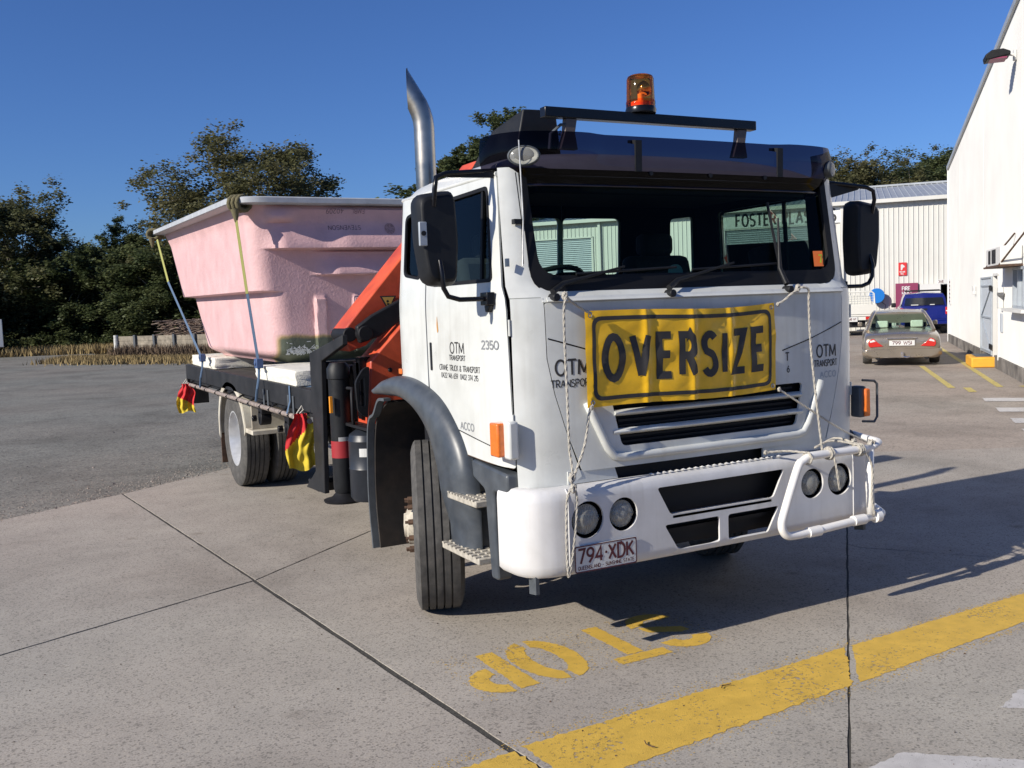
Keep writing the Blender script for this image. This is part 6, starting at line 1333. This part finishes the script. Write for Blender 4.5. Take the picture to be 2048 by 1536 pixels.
for k in range(15): mb.tube([(-.84+.12*k, 2.5, 1.25), (-.84+.12*k, 2.5, 1.82)], .007, 4)
for k in range(6): mb.tube([(-.88, 2.5, 1.3+.1*k), (.88, 2.5, 1.3+.1*k)], .007, 4)
mb.build('headboard', CLAD, t, smooth=60)
mb = MB(); loft(mb, [(2.6, [(0, .5), (.86, .5), (.88, 1.05), (.74, 1.65), (0, 1.7)]), (4.0, [(0, .5), (.86, .5), (.88, 1.05), (.70, 1.6), (0, 1.65)]), (4.6, [(0, .5), (.86, .5), (.87, 1.0), (.84, 1.05), (0, 1.08)]), (5.1, [(0, .5), (.80, .5), (.8, .85), (.78, .9), (0, .92)])]); mb.build('cab_body', CLAD, t, bevel=.04)
mb = MB(); mb.box(-.5, .5, .2, 4.8, .35, .6); mb.build('underbody', DARK, t)
# trailer at the far left
t = thing('white_trailer', 'white box trailer cut off by the left edge, far beyond the gravel', 'trailer', (-6.0, 60, 0))
mb = MB(); mb.box(-6, 2.95, -1.2, 1.2, .55, 2.15); mb.build('box_body', CLADW, t, bevel=.03); mb = MB(); mb.box(-5, 2.6, -1, 1, .35, .55); mb.build('underframe', DARK, t)
mb = MB(); mb.box(1.9, 2.5, -1.215, -1.203, 1.1, 1.7); mb.build('side_logo', mat('faded_blue', (.15, .2, .35), .6), t)
for x in (-1, .2): carwheel(t, 0, 0, .4) if False else None
mb = MB(); [mb.cyl((x, -1.15, .4), .4, .25, 1, 20) for x in (-1.2, .0, 1.4)]; mb.build('wheels', TYRE, t)
# ============================================================ RETAINING WALL, VERGE, BRUSH
P0 = Vector((1.5, 44.0, 0)); dF = Vector((2.8, -4.0, 0)).normalized(); nF = Vector((-dF.y, dF.x, 0))
if nF.y > 0: nF = -nF
rw = thing('timber_wall', 'low weathered timber retaining wall with dark posts in the dry grass', 'retaining wall', P0, math.atan2(dF.y, dF.x))
L = 1.22
for k in range(9):
    mb = MB(); mb.box(k*L-.06, k*L+.06, -.10, -.0, -.3, 1.14) if k else mb.cyl((0, -.05, -.3), .10, 1.45, 2, 14); mb.build('post', GREYD if k else mat('white_post', (.55, .55, .52), .8, var=.3, vs=8), rw)
    if k < 8:
        for r_ in range(5):
            mb = MB(); mb.box(k*L+.065, (k+1)*L-.065, .0+random.uniform(-.01, .01), .05, r_*.22, r_*.22+.212); mb.build('plank', TIMB, rw)
def blades(name, regions, n, h, m, label, seed, wd=.02):
    rnd = random.Random(seed); mb = MB(); V = mb.v; F = mb.f
    for k in range(n):
        x, y, z = regions(rnd); hh = h*rnd.uniform(.4, 1.15); a = rnd.random()*6.28; l = rnd.uniform(-.4, .4)*hh; w_ = wd*rnd.uniform(.6, 1.5); i = len(V)
        V += [(x-w_*math.cos(a), y-w_*math.sin(a), z), (x+w_*math.cos(a), y+w_*math.sin(a), z), (x+l, y+l*.6, z+hh)]; F.append((i, i+1, i+2))
    mb.m = [0]*len(F); return tag(mb.build(name, m, None, flip=None), label, kind='stuff')
DRYG = mat('dry_grass', (.34, .25, .11), .9, var=.35, vs=3, col2=(.20, .15, .07)); WEED = mat('brown_weeds', (.10, .07, .045), .9, var=.4, vs=4, col2=(.16, .11, .07))
def reg1(r):
    s = r.uniform(-3.0, 11); d = abs(r.gauss(0, .75))+.1; p = P0+dF*s+nF*d*(1.3 if s > 0 else 1.0); return p.x, p.y, -.05
blades('verge_grass', reg1, 30000, .34, DRYG, 'dry straw-coloured grass along the timber wall', 1, .03)
def reg2(r): x = r.uniform(-14, 8); return x, 57+r.uniform(0, 7)-x*.35, -.06
blades('verge_grass', reg2, 16000, .55, DRYG, 'dry grass strip at the far side of the gravel yard', 2, .05)
def reg3(r): s = r.uniform(.3, 9); d = r.uniform(.05, .9); p = P0+dF*s+nF*d; return p.x, p.y, r.uniform(0, .45)
blades('wall_weeds', reg3, 6000, .35, WEED, 'brown weeds growing in front of the timber wall', 3, .02)
mb = MB(); rnd = random.Random(11)
for k in range(420):
    p = P0+dF*rnd.uniform(2.2, 5.0)-nF*rnd.uniform(.3, 2.2)+Vector((0, 0, .9+rnd.random()*.8)); a = rnd.random()*3.14; l = rnd.uniform(.4, 1.3); d = Vector((math.cos(a), math.sin(a)*.4, rnd.uniform(-.25, .3)))*l/2
    mb.tube([p-d, p+Vector((0, 0, .05)), p+d], rnd.uniform(.012, .028), 4)
tag(mb.build('brush_pile', mat('cut_branches', (.26, .20, .15), .9, var=.5, vs=4, col2=(.14, .08, .06)), None), 'heap of cut branches behind the timber wall', kind='stuff')
mb = MB()
for k in range(9):
    for q in range(16): 
        p = P0+dF*(4.0+q*.5)-nF*(1.1+.06*k); mb.box(p.x-.3, p.x+.3, p.y-.3, p.y+.3, 1.0+k*.085, 1.0+k*.085+.06)
tag(mb.build('stacked_rails', mat('rusty_red_timber', (.10, .045, .03), .9, var=.4, vs=5), None), 'low stack of reddish-brown rails behind the timber wall', 'timber stack')

# ============================================================ TREES
def leafmat(name, a, b):
    m = bpy.data.materials.new(name); m.use_nodes = True; t = m.node_tree; n = t.nodes; bs = n['Principled BSDF']; g = n.new('ShaderNodeNewGeometry'); oi = n.new('ShaderNodeObjectInfo')
    x = n.new('ShaderNodeTexNoise'); x.inputs['Scale'].default_value = .7; x.inputs['Detail'].default_value = 5; t.links.new(g.outputs['Position'], x.inputs['Vector'])
    r = n.new('ShaderNodeValToRGB'); r.color_ramp.elements[0].position = .35; r.color_ramp.elements[1].position = .68; r.color_ramp.elements[0].color = (*a, 1); r.color_ramp.elements[1].color = (*b, 1); t.links.new(x.outputs['Fac'], r.inputs[0])
    rp = n.new('ShaderNodeMapRange'); rp.inputs['To Min'].default_value = .7; rp.inputs['To Max'].default_value = 1.3; t.links.new(g.outputs['Random Per Island'], rp.inputs['Value'])
    s = n.new('ShaderNodeVectorMath'); s.operation = 'SCALE'; t.links.new(r.outputs[0], s.inputs[0]); t.links.new(rp.outputs[0], s.inputs['Scale']); t.links.new(s.outputs[0], bs.inputs['Base Color'])
    bs.inputs['Roughness'].default_value = .55; bs.inputs['Specular IOR Level'].default_value = .3
    tr = n.new('ShaderNodeBsdfTranslucent'); t.links.new(s.outputs[0], tr.inputs[0]); mx = n.new('ShaderNodeMixShader'); mx.inputs[0].default_value = .45; t.links.new(bs.outputs[0], mx.inputs[1]); t.links.new(tr.outputs[0], mx.inputs[2]); t.links.new(mx.outputs[0], n['Material Output'].inputs[0]); return m
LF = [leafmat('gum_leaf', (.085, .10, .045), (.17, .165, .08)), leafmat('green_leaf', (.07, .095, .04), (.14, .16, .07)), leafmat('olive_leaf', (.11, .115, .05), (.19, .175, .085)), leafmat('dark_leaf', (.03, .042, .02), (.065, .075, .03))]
BARK = mat('gum_bark', (.16, .13, .10), .9, var=.4, vs=2, col2=(.32, .29, .25))
def make_tree(name, label, H, R, lf, seed, n=9000, leaf=.24, base=.35, blobs=26, loc=(0, 0, 0), blobr=.24, trunkr=.2, sq=1.0):
    rnd = random.Random(seed); t = thing(name, label, 'tree', loc, 0, 'trees behind the yard'); tr = MB(); cr = MB(); ends = []
    top = Vector((rnd.uniform(-.3, .3), rnd.uniform(-.3, .3), H*.72)); tk = [Vector((0, 0, -.2)), Vector((rnd.uniform(-.15, .15), 0, H*.25)), Vector((rnd.uniform(-.3, .3), 0, H*.5)), top]
    tr.tube(spl([tuple(p) for p in tk], 3), [trunkr*(1-.75*i/9) for i in range(10)], 8)
    for k in range(blobs):
        u = rnd.uniform(-1, 1); a = rnd.random()*6.283; rr = rnd.random()**.4; zc = H*base+(H*(1-base))*.5*(1+u*.98); pr = math.sqrt(max(.05, 1-(u*.92)**2))
        if u < 0: pr = pr**.6
        e = Vector((math.cos(a)*R*rr*pr, math.sin(a)*R*rr*pr, zc*sq if False else zc)); ends.append(e)
        f0 = min(.95, max(.15, (e.z/H)*.62)); s = tk[0].lerp(top, f0)+Vector((0, 0, 0)); mid = s.lerp(e, .5)+Vector((rnd.uniform(-.3, .3), rnd.uniform(-.3, .3), H*.03)); tr.tube([s, mid, e], [trunkr*.35, trunkr*.2, trunkr*.05], 5)
        for q in range(2):
            e2 = e+Vector((rnd.gauss(0, 1), rnd.gauss(0, 1), rnd.gauss(.2, .7)))*R*blobr*.9; tr.tube([mid.lerp(e, .6), e2], [trunkr*.12, trunkr*.03], 4); ends.append(e2)
    V = cr.v; F = cr.f; sub = []
    for e in ends:
        for q in range(5): sub.append((e+Vector((rnd.gauss(0, 1), rnd.gauss(0, 1), rnd.gauss(0, .7)))*R*blobr*.55, R*blobr*rnd.uniform(.16, .34)))
    n = int(n*2.3); leaf *= .86
    for k in range(n):
        c, r_ = sub[k % len(sub)]; p = c+Vector((rnd.gauss(0, 1), rnd.gauss(0, 1), rnd.gauss(0, .75)))*r_
        a = rnd.random()*6.283; b = rnd.uniform(-.9, 1.2); d1 = Vector((math.cos(a), math.sin(a), 0)); d2 = Vector((-math.sin(a)*math.cos(b), math.cos(a)*math.cos(b), math.sin(b))); s = leaf*rnd.uniform(.5, 1.2)*.5; i = len(V)
        V += [tuple(p-d1*s), tuple(p+d2*s*.7), tuple(p+d1*s), tuple(p-d2*s*.7)]; F.append((i, i+1, i+2, i+3))
    cr.m = [0]*len(F); tr.build('trunk', BARK, t, smooth=60, flip=None); cr.build('crown', lf, t, flip=None); return t
T = make_tree
T('gum_tree', 'broad tall gum tree with an airy brown-green crown rising behind the pink shell', 12.9, 6.7, LF[2], 1, 40000, .28, .22, 64, (11.6, 62, 0), .18, .26)
a1 = T('gum_tree', 'full dark gum tree at the far left edge of the yard', 8.9, 4.6, LF[0], 2, 30000, .28, .08, 46, (-2.2, 68, 0), .24, .2)
a2 = T('gum_tree', 'loose-crowned gum tree right of the far left one', 7.2, 3.0, LF[0], 3, 20000, .26, .12, 32, (1.4, 69, 0), .22, .18)
a3 = T('forest_tree', 'bushy green tree filling the gap left of the broad tall gum', 6.4, 3.0, LF[1], 4, 22000, .26, .03, 32, (4.0, 64, 0), .26, .16)
T('forest_tree', 'small bright-topped tree standing clear beside the broad tall gum', 8.0, 1.5, LF[1], 5, 7000, .2, .35, 16, (4.5, 66, 0), .34, .12)
T('forest_tree', 'slim tall green tree just right of the exhaust stack', 10.3, 1.35, LF[1], 6, 16000, .24, .25, 34, (19.5, 45, 0), .34, .14)
T('gum_tree', 'taller sparse gum tree just left of the sun visor', 12.5, 2.0, LF[1], 7, 20000, .22, .35, 36, (22.2, 45.5, 0), .32, .16)
T('forest_tree', 'small round tree top showing over the grey rim of the shell', 9.3, 1.2, LF[1], 8, 4000, .2, .5, 10, (17.3, 60, 0), .4, .12)
T('gum_tree', 'airy gum tree over the shed roof nearest the truck mirror', 13.2, 4.6, LF[2], 9, 34000, .30, .2, 60, (65.0, 60, 0), .24, .2)
T('forest_tree', 'low rounded brown-green tree over the middle of the shed roof', 12.9, 4.4, LF[2], 10, 34000, .30, .2, 60, (70.5, 60, 0), .28, .2)
T('forest_tree', 'dense dark tree over the shed roof beside the white shed', 14.0, 4.9, LF[1], 11, 36000, .30, .2, 60, (76.6, 60, 0), .28, .2)
labs = [('forest_tree', 'dark understorey tree behind the far left gum', a3, (-5.6, 72, 0), 1.1), ('forest_tree', 'dark low tree at the left edge behind the trailer', a3, (-7.5, 66, 0), .95), ('forest_tree', 'dark tree between the far left gum and the gap of sky', a3, (.2, 65, 0), .8),
        ('forest_tree', 'dark tree under the left side of the broad gum', a3, (6.4, 60, 0), .85), ('forest_tree', 'dark tree under the middle of the broad gum, left of the shell', a3, (8.8, 59, 0), .9), ('forest_tree', 'dark tree behind the rear of the shell', a3, (12.4, 58, 0), .95), ('forest_tree', 'dark tree hidden mostly behind the shell', a3, (16, 57, 0), .95), ('forest_tree', 'tree behind the cab roof seen beside the stack', a3, (21, 50, 0), 1.2)]
for i, (nm, lb, src, p, s_) in enumerate(labs): clone(src, p, i*1.3, lb, (s_*1.15, s_*1.15, s_))
def bushes(name, label, pts, n, leaf, m, seed):
    rnd = random.Random(seed); cr = MB(); V = cr.v; F = cr.f
    for k in range(n):
        x0, y0, r_, h_ = pts[k % len(pts)]; a = rnd.random()*6.283; u = rnd.random()**.5; p = Vector((x0+math.cos(a)*r_*u, y0+math.sin(a)*r_*u, h_*rnd.random()**.8*math.sqrt(max(.02, 1-u*u*.8))+.15*math.sin(a*5)))
        b = rnd.uniform(-.9, 1.2); a = rnd.random()*6.283; d1 = Vector((math.cos(a), math.sin(a), 0)); d2 = Vector((-math.sin(a)*math.cos(b), math.cos(a)*math.cos(b), math.sin(b))); s = leaf*rnd.uniform(.5, 1.2)*.5; i = len(V)
        V += [tuple(p-d1*s), tuple(p+d2*s*.8), tuple(p+d1*s), tuple(p-d2*s*.8)]; F.append((i, i+1, i+2, i+3))
    cr.m = [0]*len(F); return tag(cr.build(name, m, None, flip=None), label, kind='stuff')
rnd = random.Random(5)
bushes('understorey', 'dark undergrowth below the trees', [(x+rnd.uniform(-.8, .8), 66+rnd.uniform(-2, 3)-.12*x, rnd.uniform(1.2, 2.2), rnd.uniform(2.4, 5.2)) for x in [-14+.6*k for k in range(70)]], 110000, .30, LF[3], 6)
bushes('verge_shrubs', 'low green scrub in front of the trees', [(x+rnd.uniform(-.5, .5), 62.5+rnd.uniform(-1, 1)-.3*x, rnd.uniform(.6, 1.3), rnd.uniform(.8, 1.5)) for x in [-6+.8*k for k in range(16)]]+[(7.2+k*.8, 44+.5*k, .9, 1.9+.2*k) for k in range(4)], 16000, .16, LF[1], 7)
bushes('hill_forest', 'distant tree line around the sheds and yard', [(math.cos(a)*q+20, math.sin(a)*q+10, rnd.uniform(5, 11), rnd.uniform(4, 9)) for a, q in [(rnd.random()*6.283, rnd.uniform(118, 165)) for k in range(420)]], 60000, .9, LF[0], 8)
